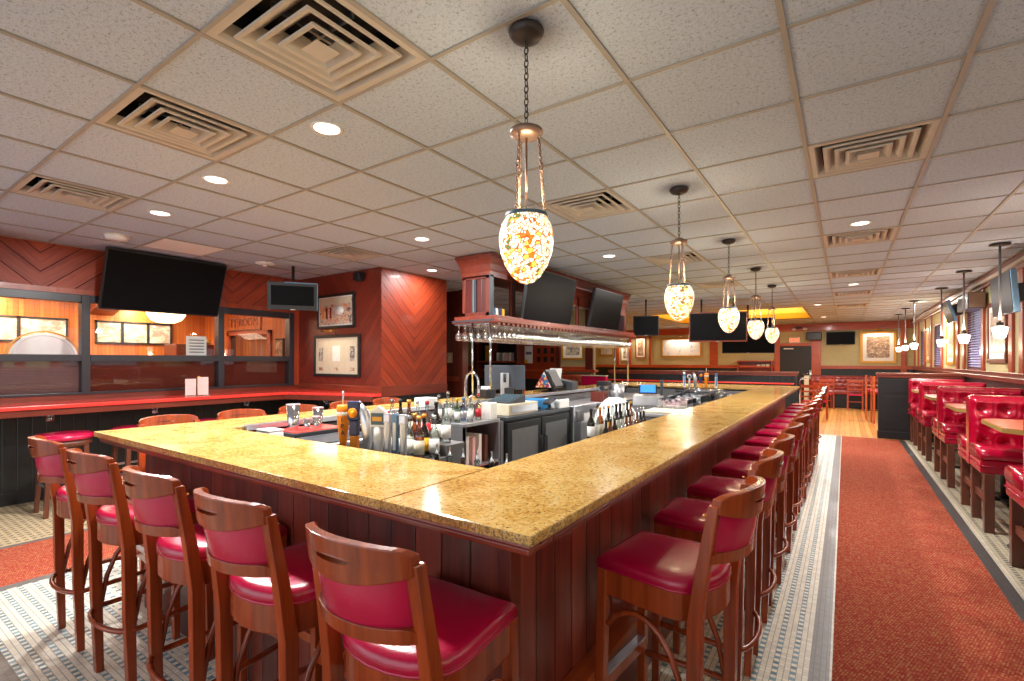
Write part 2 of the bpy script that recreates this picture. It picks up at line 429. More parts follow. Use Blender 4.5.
def text_mesh(name, txt, size, mat, parent, loc, rot, depth=.004):
    cu = bpy.data.curves.new(name, 'FONT'); cu.body = txt; cu.size = size; cu.extrude = depth; cu.align_x = 'CENTER'; cu.align_y = 'CENTER'
    t = bpy.data.objects.new(name + '_tmp', cu); C.objects.link(t)
    bpy.context.view_layer.update()
    me = bpy.data.meshes.new_from_object(t.evaluated_get(bpy.context.evaluated_depsgraph_get()))
    bpy.data.objects.remove(t); me.materials.clear(); me.materials.append(M[mat])
    o = bpy.data.objects.new(name, me); C.objects.link(o); o.parent = parent; o.location = loc; o.rotation_euler = rot; return o

# ================================================================== SETTING: floor
def floor_piece(poly, mat, z=0.0, name='floor'):
    b = B(); b.prism(poly, z - .05, z); return struct(b.build(name, mat))
XL, XR, YF, YB = -6.97, 1.75, 19.2, -3.0
R = lambda x0, x1, y0, y1: [(x0, y0), (x1, y0), (x1, y1), (x0, y1)]
floor_piece(R(-.05, .82, .49, 11.45), 'carpet')
floor_piece(R(-5.4, .82, -.4, .49), 'carpet')
floor_piece(R(-5.4, -4.5, .49, 11.45), 'carpet')
floor_piece([(-.62, 1.05), (-.14, .57), (-.14, 11.45), (-.62, 11.45)], 'mosaic_y')
floor_piece([(-4.42, .57), (-.14, .57), (-.62, 1.05), (-3.7, 1.05), (-4.42, 1.05)], 'mosaic_x')
floor_piece(R(-4.42, -3.58, 1.05, 11.45), 'mosaic_y')
floor_piece(R(-3.58, -.62, 1.05, 11.45), 'mosaic_bar', -.001)
floor_piece(R(-.14, -.06, .49, 11.45), 'grey_band'); floor_piece(R(-.06, -.05, .49, 11.45), 'pale_band')
floor_piece(R(-4.5, -4.42, .49, 11.45), 'grey_band'); floor_piece(R(-4.42, -.14, .49, .57), 'grey_band')
floor_piece(R(.82, .9, -.4, 11.45), 'dark_band'); floor_piece(R(.9, .935, -.4, 11.45), 'pale_band')
floor_piece(R(.935, XR, -.4, 11.45), 'mosaic_booth')
floor_piece(R(-5.46, -5.4, -.4, 11.45), 'grey_band')
floor_piece(R(XL - .03, -5.46, -.4, 11.45), 'mosaic_wall')
floor_piece(R(XL - .03, XR, YB, -.4), 'mosaic_booth')
floor_piece(R(-10, XR, 11.45, YF), 'far_floor')
floor_piece(R(-10, XL - .03, 6.7, 11.45), 'far_floor')
floor_piece(R(-10.7, XL - .03, -1.5, 6.7), 'far_floor')
# ceiling tiles with openings for the vents and the tray
G = .61; gx = lambda i: -.19 + G * i; gy = lambda j: .86 + G * j
VENTS = [(-3, 0), (-5, 0), (-8, 0), (-3, 4), (-8, 4), (0, 4), (0, 8), (-3, 8), (-3, 12), (0, 12), (0, 16), (0, 20), (-3, 16)]
TRAY = (-7, -1, 20, 26)   # i0,i1,j0,j1
b = B()
for j in range(-6, 31):
    for i in range(-16, 4):
        if (i, j) in VENTS: continue
        if TRAY[0] <= i < TRAY[1] and TRAY[2] <= j < TRAY[3]: continue
        x0, x1 = gx(i), min(gx(i + 1), XR + .02); y0, y1 = gy(j), min(gy(j + 1), YF + .02)
        if x0 >= XR or y0 >= YF: continue
        b.box(x0, x1, y0, y1, ZC, ZC + .02)
struct(b.build('ceiling', 'tile'))
b = B()
def intray(x, y): return gx(TRAY[0]) + .01 < x < gx(TRAY[1]) - .01 and gy(TRAY[2]) + .01 < y < gy(TRAY[3]) - .01
for i in range(-16, 4):
    for (a, c) in ((YB, gy(TRAY[2])), (gy(TRAY[2]), gy(TRAY[3])), (gy(TRAY[3]), YF)):
        if not intray(gx(i), (a + c) / 2): b.box(gx(i) - .0105, gx(i) + .0105, a, c, ZC - .009, ZC + .001)
for j in range(-6, 31):
    y = gy(j)
    if y > YF: continue
    for (a, c) in ((-10, gx(TRAY[0])), (gx(TRAY[0]), gx(TRAY[1])), (gx(TRAY[1]), XR)):
        if not intray((a + c) / 2, y): b.box(a, c, y - .0085, y + .0085, ZC - .008, ZC + .001)
struct(b.build('trim_1', 'tbar'))
# amber lit ceiling tray
b = B(); x0, x1, y0, y1 = gx(TRAY[0]), gx(TRAY[1]), gy(TRAY[2]), gy(TRAY[3]); T = ZC + .16
b.box(x0 - .02, x0, y0, y1, ZC, T); b.box(x1, x1 + .02, y0, y1, ZC, T); b.box(x0, x1, y0 - .02, y0, ZC, T); b.box(x0, x1, y1, y1 + .02, ZC, T); b.box(x0, x1, y0, y1, T, T + .02)
struct(b.build('ceiling', 'amber'))
area('tray_cove_light', ((x0 + x1) / 2, (y0 + y1) / 2, ZC - .02), 3.4, 60, (1, .82, .4), (PI, 0, 0), 3.4)
area('tray_cove_light', ((x0 + x1) / 2, (y0 + y1) / 2, ZC - .03), 3.4, 60, WARM, (0, 0, 0), 3.4)

# ------------------------------------------------------------------ wall on the rail side with windows
WX = XL
def windowed_wall():
    b = B(); b.box(WX - .12, WX, YB, 4.36, 0, .98); struct(b.build('wall_left', 'black_wall'))
    b = B(); b.box(WX - .12, WX - .01, YB, 4.36, .98, 1.09); struct(b.build('wall_left', 'mahog_y'))
    b = B(); b.box(WX - .12, WX, YB, 4.36, 2.19, ZC); struct(b.build('wall_left', 'chev_left'))
    b = B(); b.box(WX, WX + .012, YB, 4.35, 2.19, 2.25); b.box(WX - .1, WX + .012, 4.24, 4.35, 1.05, 2.19); struct(b.build('trim_2', 'red_trim_z'))
    b = B(); b.box(WX, WX + .018, YB, 4.35, 0, .13); struct(b.build('baseboard_left', 'black', bevel=.004))
windowed_wall()
mull = [-2.4, -1.05, .37, 1.79, 3.21, 4.22]
for k in range(5):
    a, c = mull[k], mull[k + 1]
    b = B(); w = .075 / 2
    b.box(WX - .09, WX + .035, a - w if k == 0 else a + w, a + w, 1.09, 2.19) if k == 0 else None
    b.box(WX - .09, WX + .035, c - w, c + w, 1.09, 2.19)
    b.box(WX - .09, WX + .03, a + w, c - w, 1.09, 1.115); b.box(WX - .09, WX + .03, a + w, c - w, 2.105, 2.19); b.box(WX - .09, WX + .04, a + w, c - w, 1.455, 1.53)
    fr = struct(b.build('window_%d' % (k + 1), 'frame_black', bevel=.004))
    b = B(); b.box(WX - .045, WX - .039, a + w, c - w, 1.53, 2.105); b.build('upper_pane', 'pane', fr)
    b = B(); b.box(WX - .045, WX - .039, a + w, c - w, 1.115, 1.455); b.build('lower_pane', 'pane', fr)
    if k > 0:
        b = B()
        for s in range(21):
            z = 1.12 + s * .016
            b.bar((WX - .075, a + w, z + .004), (WX - .075, c - w, z + .004), .025, .002, (-.75, 0, .66))
        tag(b.build('wooden_blind', 'blind_red' if k > 2 else 'blind_grey'), 'closed reddish slatted blind behind the lower glass of the %s interior window from the pillar' % ORD[4 - k], 'blind', 'slatted blinds behind the lower panes')
# red-topped drink rail
b = B(); b.prism([(WX, YB), (-6.42, YB), (-6.42, 3.84), (-5.06, 4.22), (-5.06, 4.35), (WX, 4.35)], .99, 1.03)
rail = thing('drink_rail', 'long red-topped drink rail running under the interior windows and around the wood pillar', 'counter')
b.build('counter_top', 'red_counter', rail, bevel=.006)
b = B(); b.prism([(WX, YB), (-6.44, YB), (-6.44, 3.83), (-5.08, 4.20), (-5.08, 4.35), (WX, 4.35)], .925, .99); b.build('wood_edge', 'mahog_y', rail, bevel=.004)
b = B(); b.box(WX, WX + .02, YB, 4.35, 1.03, 1.09); b.build('backsplash', 'mahog_y', rail)
# coat hooks
for i, (x, y, r) in enumerate([(WX, 1.5, 0), (WX, 2.45, 0), (WX, 3.55, 0), (-6.2, 4.35, -PI / 2)]):
    t = thing('coat_hook', ['silver coat hook on the black wall, farthest from the pillar', 'silver coat hook on the black wall below the menu card holder', 'silver coat hook on the black wall closest to the pillar corner', 'silver coat hook on the black pillar base'][i], 'hook', (x, y, .87), r, 'coat hooks under the drink rail'); t.scale = (1.6, 1.6, 1.6)
    B().box(0, .006, -.02, .02, -.03, .03).build('plate', 'chrome', t)
    B().tube([(.006, 0, .01), (.05, 0, .0), (.06, 0, .03)], .006, 6).tube([(.006, 0, -.01), (.035, 0, -.02), (.04, 0, 0)], .005, 6).build('hook', 'chrome', t)
# ------------------------------------------------------------------ pillar with chevron panels
PX, PY0, PY1 = -5.07, 4.35, 5.63
b = B(); b.box(WX, PX, PY0, PY1, 0, .98); struct(b.build('pillar', 'black_wall'))
def pface(x0, x1, y0, y1, z0, z1, mat):
    return struct(B().box(x0, x1, y0, y1, z0, z1).build('pillar', mat))
pface(WX, PX - .012, PY0, PY0 + .3, 1.03, ZC, 'chev_pillar_front')
pface(PX - .3, PX, PY0 + .002, PY1, 1.08, ZC, 'chev_pillar_side')
pface(WX, PX - .31, PY0 + .3, PY1, 1.0, ZC, 'dark_door')
b = B(); b.box(WX, PX + .008, PY0 - .012, PY0, 1.03, 1.12); struct(b.build('trim_3', 'mahog_x', bevel=.003))
b = B(); b.box(PX, PX + .012, PY0 - .012, PY1, .98, 1.12); struct(b.build('trim_4', 'mahog_y', bevel=.003))
# dark panelled wall past the pillar with switch
b = B(); b.box(-10, -5.56, 6.6, 6.7, 0, ZC); struct(b.build('wall_back', 'dark_door'))
b = B(); b.box(-5.62, -5.54, 6.56, 6.72, 0, ZC); struct(b.build('trim_5', 'mahog', bevel=.004))
b = B(); b.box(-6.4, -5.62, 6.57, 6.6, 1.10, 1.18); struct(b.build('trim_6', 'mahog_x'))
t = thing('light_switch', 'cream light switch plate on the dark panelled wall past the pillar', 'switch', (-5.86, 6.6, 1.52))
B().box(-.06, .06, -.008, 0, -.09, .09).build('plate', 'cream', t, bevel=.002); B().box(-.02, .02, -.016, -.008, -.03, .03).build('toggle', 'white', t)

# ------------------------------------------------------------------ cross wall at Y=10.8
YM = 10.8
b = B(); b.box(-9.9, -5.0, YM, YM + .1, 0, ZC); struct(b.build('wall_middle', 'green_wall'))
b = B(); b.box(-9.9, -5.0, YM - .02, YM, 0, 1.16); struct(b.build('wall_middle', 'black_wall'))
b = B(); b.box(-9.9, -4.93, YM - .09, YM + .12, 1.19, 1.25); b.box(-9.9, -5.0, YM - .03, YM, 1.25, 1.32); struct(b.build('trim_7', 'red_trim', bevel=.004))
b = B(); b.box(-5.2, -5.0, YM - .05, YM, 1.2, ZC); b.box(-6.02, -5.9, YM - .05, YM, 1.2, ZC); b.box(-8.75, -8.62, YM - .05, YM, 1.25, 2.5); struct(b.build('trim_8', 'mahog', bevel=.004))
b = B(); b.box(-7.02, -5.95, YM - .04, YM, 1.0, ZC); d2 = struct(b.build('door_2', 'door_red', bevel=.003))
for gxx, gzz in [(-6.52, 1.93), (-6.52, 1.72), (-6.52, 1.5), (-6.32, 1.93), (-6.32, 1.72), (-6.32, 1.5), (-6.12, 1.93), (-6.12, 1.72), (-6.12, 1.5)]:
    B().box(gxx - .05, gxx + .05, YM - .046, YM - .04, gzz - .07, gzz + .07).build('pane', 'black', d2)
t = thing('notice_poster', 'white notice with dark heading taped on the red wooden door', 'poster', (-6.82, YM - .05, 1.6))
B().box(-.12, .12, -.004, 0, -.2, .25).build('sheet', 'paper', t); B().box(-.09, .09, -.006, -.004, .03, .1).build('heading', 'steel_dark', t); B().box(-.11, -.03, -.006, -.004, -.2, -.1).build('corner_mark', 'yellow', t)
# back shelf with cups
t = thing('wall_shelf_unit', 'dark open shelf unit holding cups behind the bar monitor', 'shelf', (0, 0, 0))
b = B(); b.box(-8.35, -7.05, YM - .3, YM - .28 + .25, 1.42, 1.46); b.build('shelf', 'red_trim', t)
b = B(); b.box(-8.35, -7.05, YM - .05, YM - .03, 1.0, 2.1); b.build('back_panel', 'black', t)
b = B(); b.box(-8.38, -8.33, YM - .3, YM - .03, 1.0, 2.1); b.build('side_panel', 'mahog', t)
b = B(); b.box(-7.07, -7.02, YM - .3, YM - .03, 1.0, 2.1); b.build('side_panel', 'mahog', t)
b = B(); b.box(-8.35, -7.05, YM - .32, YM - .03, 2.06, 2.12); b.build('top', 'cream', t)
b = B(); b.box(-7.86, -7.82, YM - .28, YM - .03, 1.46, 2.06); b.build('divider', 'mahog', t)
for k, (x, n_) in enumerate([(-8.12, 7), (-7.95, 7)]):
    b = B()
    for q in range(n_): b.lathe([(.045, q * .06), (.06, q * .06 + .055)], 10, (x + .03, YM - .18, 1.46))
    tag(b.build('nested_tumbler', 'yellow'), ['tall nest of yellow tumblers on the dark shelf, beside the steel rack post', 'tall nest of yellow tumblers on the dark shelf, beside the divider'][k], 'cup')
for k in range(5):
    tag(B().box(-7.72 + k * .1, -7.65 + k * .1, YM - .25, YM - .1, 1.46, 1.68 - .02 * (k % 2)).build('menu_book', ['paper', 'steel', 'paper', 'pink', 'paper'][k]), 'thin menu book standing on the dark shelf', 'book', 'menu books on the dark shelf')
# far wall of the room with sage panels
b = B(); b.box(-10, XR + .1, YF, YF + .1, 0, ZC + .1); struct(b.build('wall_far', 'green_wall'))
b = B(); b.box(-10, XR, YF - .02, YF, 0, 1.22); struct(b.build('wall_far', 'black_wall'))
b = B(); b.box(-10, XR, YF - .07, YF, 2.47, ZC); b.box(-10, -1.95, YF - .06, YF, 1.2, 1.31); b.box(-.7, XR, YF - .06, YF, 1.2, 1.31)
for x0, x1 in [(-4.16, -3.88), (-2.03, -1.86), (-.93, -.66), (-7.30, -7.20), (-7.84, -7.72), (-6.47, -6.39), (1.42, 1.56)]: b.box(x0, x1, YF - .055, YF, 1.31 if x0 < -2.5 else 0, 2.47)
b.box(-1.86, -.93, YF - .05, YF, 1.97, 2.07)
struct(b.build('trim_9', 'red_trim', bevel=.004))
dr = struct(B().box(-1.86, -.93, YF - .035, YF - .02, 0, 1.97).build('door_1', 'black'))
B().box(-1.74, -1.45, YF - .09, YF - .035, 1.86, 1.9).build('door_closer', 'white', dr)
B().tube([(-1.06, YF - .035, 1.02), (-1.06, YF - .1, 1.02), (-1.2, YF - .1, 1.02)], .012, 6).build('door_handle', 'chrome', dr)
# side wall by the booths
b = B(); b.box(XR, XR + .1, YB, YF, 0, 1.2)
struct(b.build('wall_right', 'black_wall'))
WIN = [(1.0, 2.6), (3.6, 5.2), (6.6, 7.9), (10.25, 11.5), (14.2, 15.3), (16.9, 17.8)]
b = B(); y = YB
for a, c in WIN: b.box(XR, XR + .1, y, a, 1.2, 2.62); b.box(XR, XR + .1, a, c, 2.33, 2.62); b.box(XR, XR + .1, a, c, 1.2, 1.3); y = c
b.box(XR, XR + .1, y, YF, 1.2, 2.62); b.box(XR, XR + .1, YB, YF, 2.62, ZC + .1)
struct(b.build('wall_right', 'green_wall'))
b = B(); b.box(XR - .055, XR, YB, YF - .06, 2.55, 2.64); b.box(XR - .1, XR, YB, YF - .06, 2.64, ZC - .012); struct(b.build('trim_10', 'mahog_y', bevel=.01))
b = B(); b.box(XR - .10, XR - .055, YB, YF - .1, 2.60, 2.64); struct(b.build('trim_11', 'vent', bevel=.006))
b = B(); b.box(XR - .06, XR, YB, YF - .06, 1.19, 1.25); b.box(XR - .03, XR, YB, YF - .06, 1.25, 1.31); struct(b.build('trim_12', 'mahog_y', bevel=.005))
b = B()
for yy in (-.5, .8, 2.8, 3.4, 5.4, 6.4, 8.1, 8.55, 10.08, 11.52, 12.1, 13.9, 15.5, 16.6, 18.0, 18.9): b.box(XR - .03, XR, yy, yy + .16, 1.31, 2.55)
struct(b.build('trim_13', 'red_trim_z', bevel=.004))
for k, (a, c) in enumerate(WIN):
    b = B()
    b.box(XR + .01, XR + .05, a, a + .05, 1.3, 2.33); b.box(XR + .01, XR + .05, c - .05, c, 1.3, 2.33); b.box(XR + .01, XR + .05, a, c, 1.3, 1.35); b.box(XR + .01, XR + .05, a, c, 2.28, 2.33)
    wn = struct(b.build('window_%d' % (k + 6), 'mahog'))
    B().box(XR + .07, XR + .075, a, c, 1.3, 2.33).build('pane', 'pane', wn)
    if k >= 3:
        b = B()
        for s in range(24):
            z = 1.32 + s * .042
            b.bar((XR + .03, a + .05, z + .02), (XR + .03, c - .05, z + .02), .05, .003, (-.5, 0, .86))
        tag(b.build('window_blind', 'purple_blind'), 'lilac slatted blind in the %s' % ['window between the loudspeaker and the booths', 'window beyond the tilted screen', 'last window before the far corner'][k - 3], 'blind')
# ceiling closing strips above far end are covered by the tiles; outer walls
b = B(); b.box(-10.05, -9.95, 6.6, YF, 0, ZC); struct(b.build('wall_far_side', 'green_wall'))

# ------------------------------------------------------------------ party room behind the interior windows
b = B(); b.box(-10.7, -10.6, -1.5, 6.7, 0, 2.6); struct(b.build('wall_party', 'orange_bead'))
b = B(); b.box(-10.7, -9.6, 4.6, 4.7, 0, 2.6); b.box(-8.2, WX - .1, 4.6, 4.7, 0, 2.6); b.box(-9.6, -8.2, 4.6, 4.7, 1.93, 2.6); struct(b.build('wall_party', 'orange_bead_x'))
b = B(); b.box(-10.7, WX - .12, -1.5, -1.4, 0, 2.6); struct(b.build('wall_party', 'orange_bead_x'))
b = B(); b.box(-10.7, WX - .12, -1.5, 6.7, 2.6, 2.65); struct(b.build('ceiling', 'mahog_y'))
b = B(); b.box(-9.66, -9.58, 4.56, 4.6, 0, 2.0); b.box(-8.24, -8.16, 4.56, 4.6, 0, 2.0); b.box(-9.66, -8.16, 4.56, 4.6, 1.93, 2.0); struct(b.build('trim_14', 'red_trim', bevel=.004))
b = B(); b.box(-10.7, WX - .12, 6.6, 6.65, 0, 2.6); struct(b.build('wall_party', 'orange_bead_x'))
# arched soffit beams
for k, yy in enumerate((1.0, 2.75)):
    b = B(); n = 20; vs = []; 
    for i in range(n + 1):
        t = i / n; x = -10.6 + 3.4 * t; z = 2.25 + .27 * math.sin(PI * t)
        vs += [(x, yy, z), (x, yy + .35, z), (x, yy + .35, 2.6), (x, yy, 2.6)]
    fs = []
    for i in range(n):
        o = i * 4
        for q in range(4): fs.append((o + q, o + (q + 1) % 4, o + 4 + (q + 1) % 4, o + 4 + q))
    b.add(vs, fs); struct(b.build('beam', 'mahog_x'))
area('party_room_light', (-9.3, 2.0, 2.5), 2.0, 130, WARM, (0, 0, 0), 3.0)
area('party_room_light', (-9.0, 5.6, 2.4), 1.0, 30, WARM)
for k, (y0, y1) in enumerate(((.75, 2.5), (2.85, 4.0))):
    t = thing('framed_photo_triptych', ['black framed trio of wide photos behind the arched frosted panel', 'black framed trio of wide photos on the orange wall beside the hanging bowl lamp'][k], 'picture', (-10.6, 0, 0))
    b = B(); z0, z1 = 1.76, 2.16
    b.box(0, .03, y0, y1, z0, z0 + .03); b.box(0, .03, y0, y1, z1 - .03, z1); b.box(0, .03, y0, y0 + .03, z0, z1); b.box(0, .03, y1 - .03, y1, z0, z1)
    L = (y1 - y0) / 3
    for q in (1, 2): b.box(0, .03, y0 + q * L - .02, y0 + q * L + .02, z0, z1)
    b.build('frame', 'black', t)
    for q in range(3): B().box(0, .012, y0 + q * L + .02, y0 + (q + 1) * L - .02, z0 + .03, z1 - .03).build('photo', 'photo_pale', t)
    area('picture_wash', (-10.35, (y0 + y1) / 2, 2.42), .8, 22, WARM, (0, math.radians(25), 0), .1)
t = thing('bowl_pendant', 'glowing white alabaster bowl pendant in the room behind the windows', 'lamp', (-8.8, 3.25, 0))
B().lathe([(0, 2.05), (.12, 2.06), (.2, 2.1), (.25, 2.17), (.265, 2.22), (.25, 2.22), (.1, 2.12), (0, 2.1)], 24).build('bowl', 'bowl_glow', t)
b = B()
for a in range(3): b.tube([(.24 * math.cos(a * 2.09), .24 * math.sin(a * 2.09), 2.22), (.02 * math.cos(a * 2.09), .02 * math.sin(a * 2.09), 2.55)], .005, 5)
b.lathe([(.07, 2.57), (.07, 2.6)], 12); b.build('hanger', 'iron', t)
t = thing('room_sign', 'wooden wall sign with dark letters above the doorway of the orange panelled room', 'sign', (-9.0, 4.6, 2.16))
B().box(-.66, .5, -.02, 0, -.13, .13).build('board', 'orange_bead_x', t); text_mesh('lettering', 'TY·ROOM', .22, 'mahog', t, (-.08, -.022, 0), (PI / 2, 0, 0))
B().box(-.66, .5, -.03, 0, -.15, -.13).build('lower_strip', 'mahog', t)
for k, (x, w, lab, mt) in enumerate([(-7.9, .13, 'small black framed photo beside the doorway of the orange panelled room', 'photo_sepia')]):
    t = thing('small_framed_photo', lab, 'picture', (x, 4.6, 1.66)); B().box(-w, w, -.025, 0, -.22, .18).build('frame', 'black', t); B().box(-w + .03, w - .03, -.03, -.025, -.19, .15).build('photo', mt, t)
t = thing('display_panel', 'brightly lit white display panel seen through the doorway beyond the orange room', 'picture', (-8.95, 6.6, 1.6)); B().box(-.4, .4, -.03, 0, -.04, .3).build('frame', 'gold', t); B().box(-.36, .36, -.035, -.03, -.0, .26).build('face', 'paper', t)
t = thing('olive_notice_board', 'small olive notice board seen through the doorway of the orange room', 'board', (-9.85, 6.6, 1.58)); B().box(-.17, .17, -.02, 0, -.25, .18).build('frame', 'black', t); B().box(-.15, .15, -.024, -.02, -.23, .16).build('cork', 'green_wall', t)
# arched frosted panel, cabinet, paper sign on the other side of the glass
point('party_room_light', (-7.35, 1.7, 2.35), 14, NEUT, .1)  # fill added to whiten the frosted panel, no fixture here
t = thing('arched_frosted_panel', 'white half-round frosted glass panel behind the window farthest from the pillar', 'panel', (-7.75, 1.62, 1.5))
b = B()
def arch(r1, r2, th, zz=0):
    vs = []
    for i in range(25):
        a = PI * i / 24
        for xx in (-th, th): vs += [(xx, -r1 * math.cos(a), zz + r1 * .95 * math.sin(a)), (xx, -r2 * math.cos(a), zz + r2 * .95 * math.sin(a))]
    fs = []
    for i in range(24):
        o = i * 4
        fs += [(o, o + 1, o + 5, o + 4), (o + 2, o + 6, o + 7, o + 3), (o + 1, o + 3, o + 7, o + 5), (o, o + 4, o + 6, o + 2)]
    return vs, fs
b.add(*arch(.001, .30, .006)); b.build('panel', 'frosted', t); b = B(); b.add(*arch(.312, .33, .012)); b.build('rim', 'gold', t)
b = B(); b.add(*arch(.265, .275, .008)); b.build('inner_ring', 'steel', t); B().box(-.05, .05, -.4, .4, -.04, 0).build('foot', 'mahog', t)
b = B().box(-8.05, -7.45, .6, 2.6, 0, 1.46); tag(b.build('room_counter', 'mahog_y', bevel=.01), 'dark wooden counter holding the arched frosted panel', 'counter')
t = thing('dark_cabinet', 'dark brown box cabinet against the orange wall behind the middle window', 'cabinet', (-9.6, 3.9, 0)); B().box(-.25, .25, -.3, .3, 0, 1.75).build('body', 'mahog', t, bevel=.01); B().box(.25, .26, -.27, .27, .1, 1.7).build('front_panel', 'mahog_y', t)
b = B()
for k in range(6): b.lathe([(.0, 0), (.05, .02), (.06, .05), (.02, .09), (0, .1)], 8, (-9.45 + .05 * math.cos(k), 4.0 + .09 * math.sin(k * 1.1) + .04, 1.75))
tag(b.build('flower_bunch', 'yellow'), 'small bunch of yellow flowers on the dark cabinet', 'flowers')
t = thing('tabletop_sign', 'white printed card standing on the window rail beside the large screen', 'sign', (-7.15, 2.98, 1.53)); B().box(-.01, .01, -.11, .13, 0, .26).build('card', 'paper', t); B().box(-.04, .04, -.12, .14, -.005, .006).build('foot', 'bin_clear', t)
b = B(); [b.box(.011, .013, -.08, .1, .04 + .04 * q, .055 + .04 * q) for q in range(5)]; b.build('print_lines', 'steel_dark', t)
b = B().box(-7.3, -7.08, 2.7, 3.2, 1.49, 1.525); tag(b.build('window_ledge', 'mahog_y'), 'narrow wood ledge behind the glass holding the white printed card', 'shelf')
# ================================================================== THE BAR
OX0, OX1, OY0, OY1 = -3.605, -.605, .965, 9.2
IX0, IX1, IY0, IY1 = -3.14, -1.13, 1.485, 8.1
bar_ = thing('bar_counter', 'large rectangular island bar with gold granite top and mahogany panelled body', 'bar', (0, 0, 0))
ZT = 1.05
S0, S1 = (IX1, IY0), (IX1 - .02, OY0)                     # seam in the front slab
def slab(poly, nm='granite_slab'):
    B().prism(poly, ZT - .028, ZT).build(nm, 'granite', bar_, bevel=.006)
slab([(OX0, OY0), (IX1 - .001, OY0), (IX1 - .001, IY0), (IX0, IY0), (IX0, IY0 + .002), (OX0, IY0 + .002)])
slab([(IX1 + .001, OY0), (OX1, OY0), (OX1, OY1), (IX1 + .001, OY1)])
slab([(OX0, IY0 + .004), (IX0, IY0 + .004), (IX0, OY1), (OX0, OY1)])
slab([(IX0 + .001, IY1), (IX1 - .001, IY1), (IX1 - .001, OY1), (IX0 + .001, OY1)])
def frame_ring(x0, x1, y0, y1, w, z0, z1, name, matx, maty, bev=.004):
    B().box(x0, x1, y0, y0 + w, z0, z1).build(name, matx, bar_, bevel=bev)
    B().box(x1 - w, x1, y0 + w, y1 - w, z0, z1).build(name, maty, bar_, bevel=bev)
    B().box(x0, x0 + w, y0 + w, y1 - w, z0, z1).build(name, maty, bar_, bevel=bev)
    B().box(x0, x1, y1 - w, y1, z0, z1).build(name, matx, bar_, bevel=bev)
frame_ring(OX0 + .012, OX1 - .012, OY0 + .012, OY1 - .012, .05, ZT - .044, ZT - .0285, 'edge_moulding', 'mahog_x', 'mahog_y', .008)
frame_ring(OX0 + .02, OX1 - .02, OY0 + .02, OY1 - .02, .12, ZT - .060, ZT - .044, 'edge_moulding', 'mahog_x', 'mahog_y', .004)
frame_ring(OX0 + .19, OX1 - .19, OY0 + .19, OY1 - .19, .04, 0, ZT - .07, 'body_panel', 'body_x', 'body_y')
for (x, y) in ((OX1 - .195, OY0 + .195), (OX0 + .195, OY0 + .195)):
    B().box(x - .04, x + .006, y - .006, y + .05, 0, ZT - .07).build('corner_post', 'mahog', bar_, bevel=.003) if x > -2 else B().box(x - .006, x + .04, y - .006, y + .05, 0, ZT - .07).build('corner_post', 'mahog', bar_, bevel=.003)
# foot ledge
for (x0, x1, y0, y1, m_) in ((OX0 + .11, OX1 - .11, OY0 + .175, OY0 + .189, 'ledge'), (OX1 - .189, OX1 - .115, OY0 + .19, OY1 - .11, 'ledge'), (OX0 + .115, OX0 + .189, OY0 + .19, OY1 - .11, 'ledge'), (OX0 + .19, OX1 - .19, OY1 - .189, OY1 - .10, 'ledge')):
    B().box(x0, x1, y0, y1, .34, .375).build('foot_ledge', m_, bar_, bevel=.003)
for (x0, x1, y0, y1, m_) in ((OX1 - .189, OX1 - .17, OY0 + .19, OY1 - .19, 'mahog_y'), (OX0 + .17, OX0 + .189, OY0 + .19, OY1 - .19, 'mahog_y')):
    B().box(x0, x1, y0, y1, 0, .34).build('kick_board', m_, bar_, bevel=.003)
# inner steel lining of the service side
frame_ring(IX0 - .03, IX1 + .03, IY0 - .03, IY1 + .03, .02, .1, ZT - .05, 'inner_lining', 'steel_dark', 'steel_dark')
B().box(IX0 - .02, IX0 + .035, IY0 + .1, IY1, ZT - .03, ZT + .004).build('steel_trim', 'steel', bar_, bevel=.003)

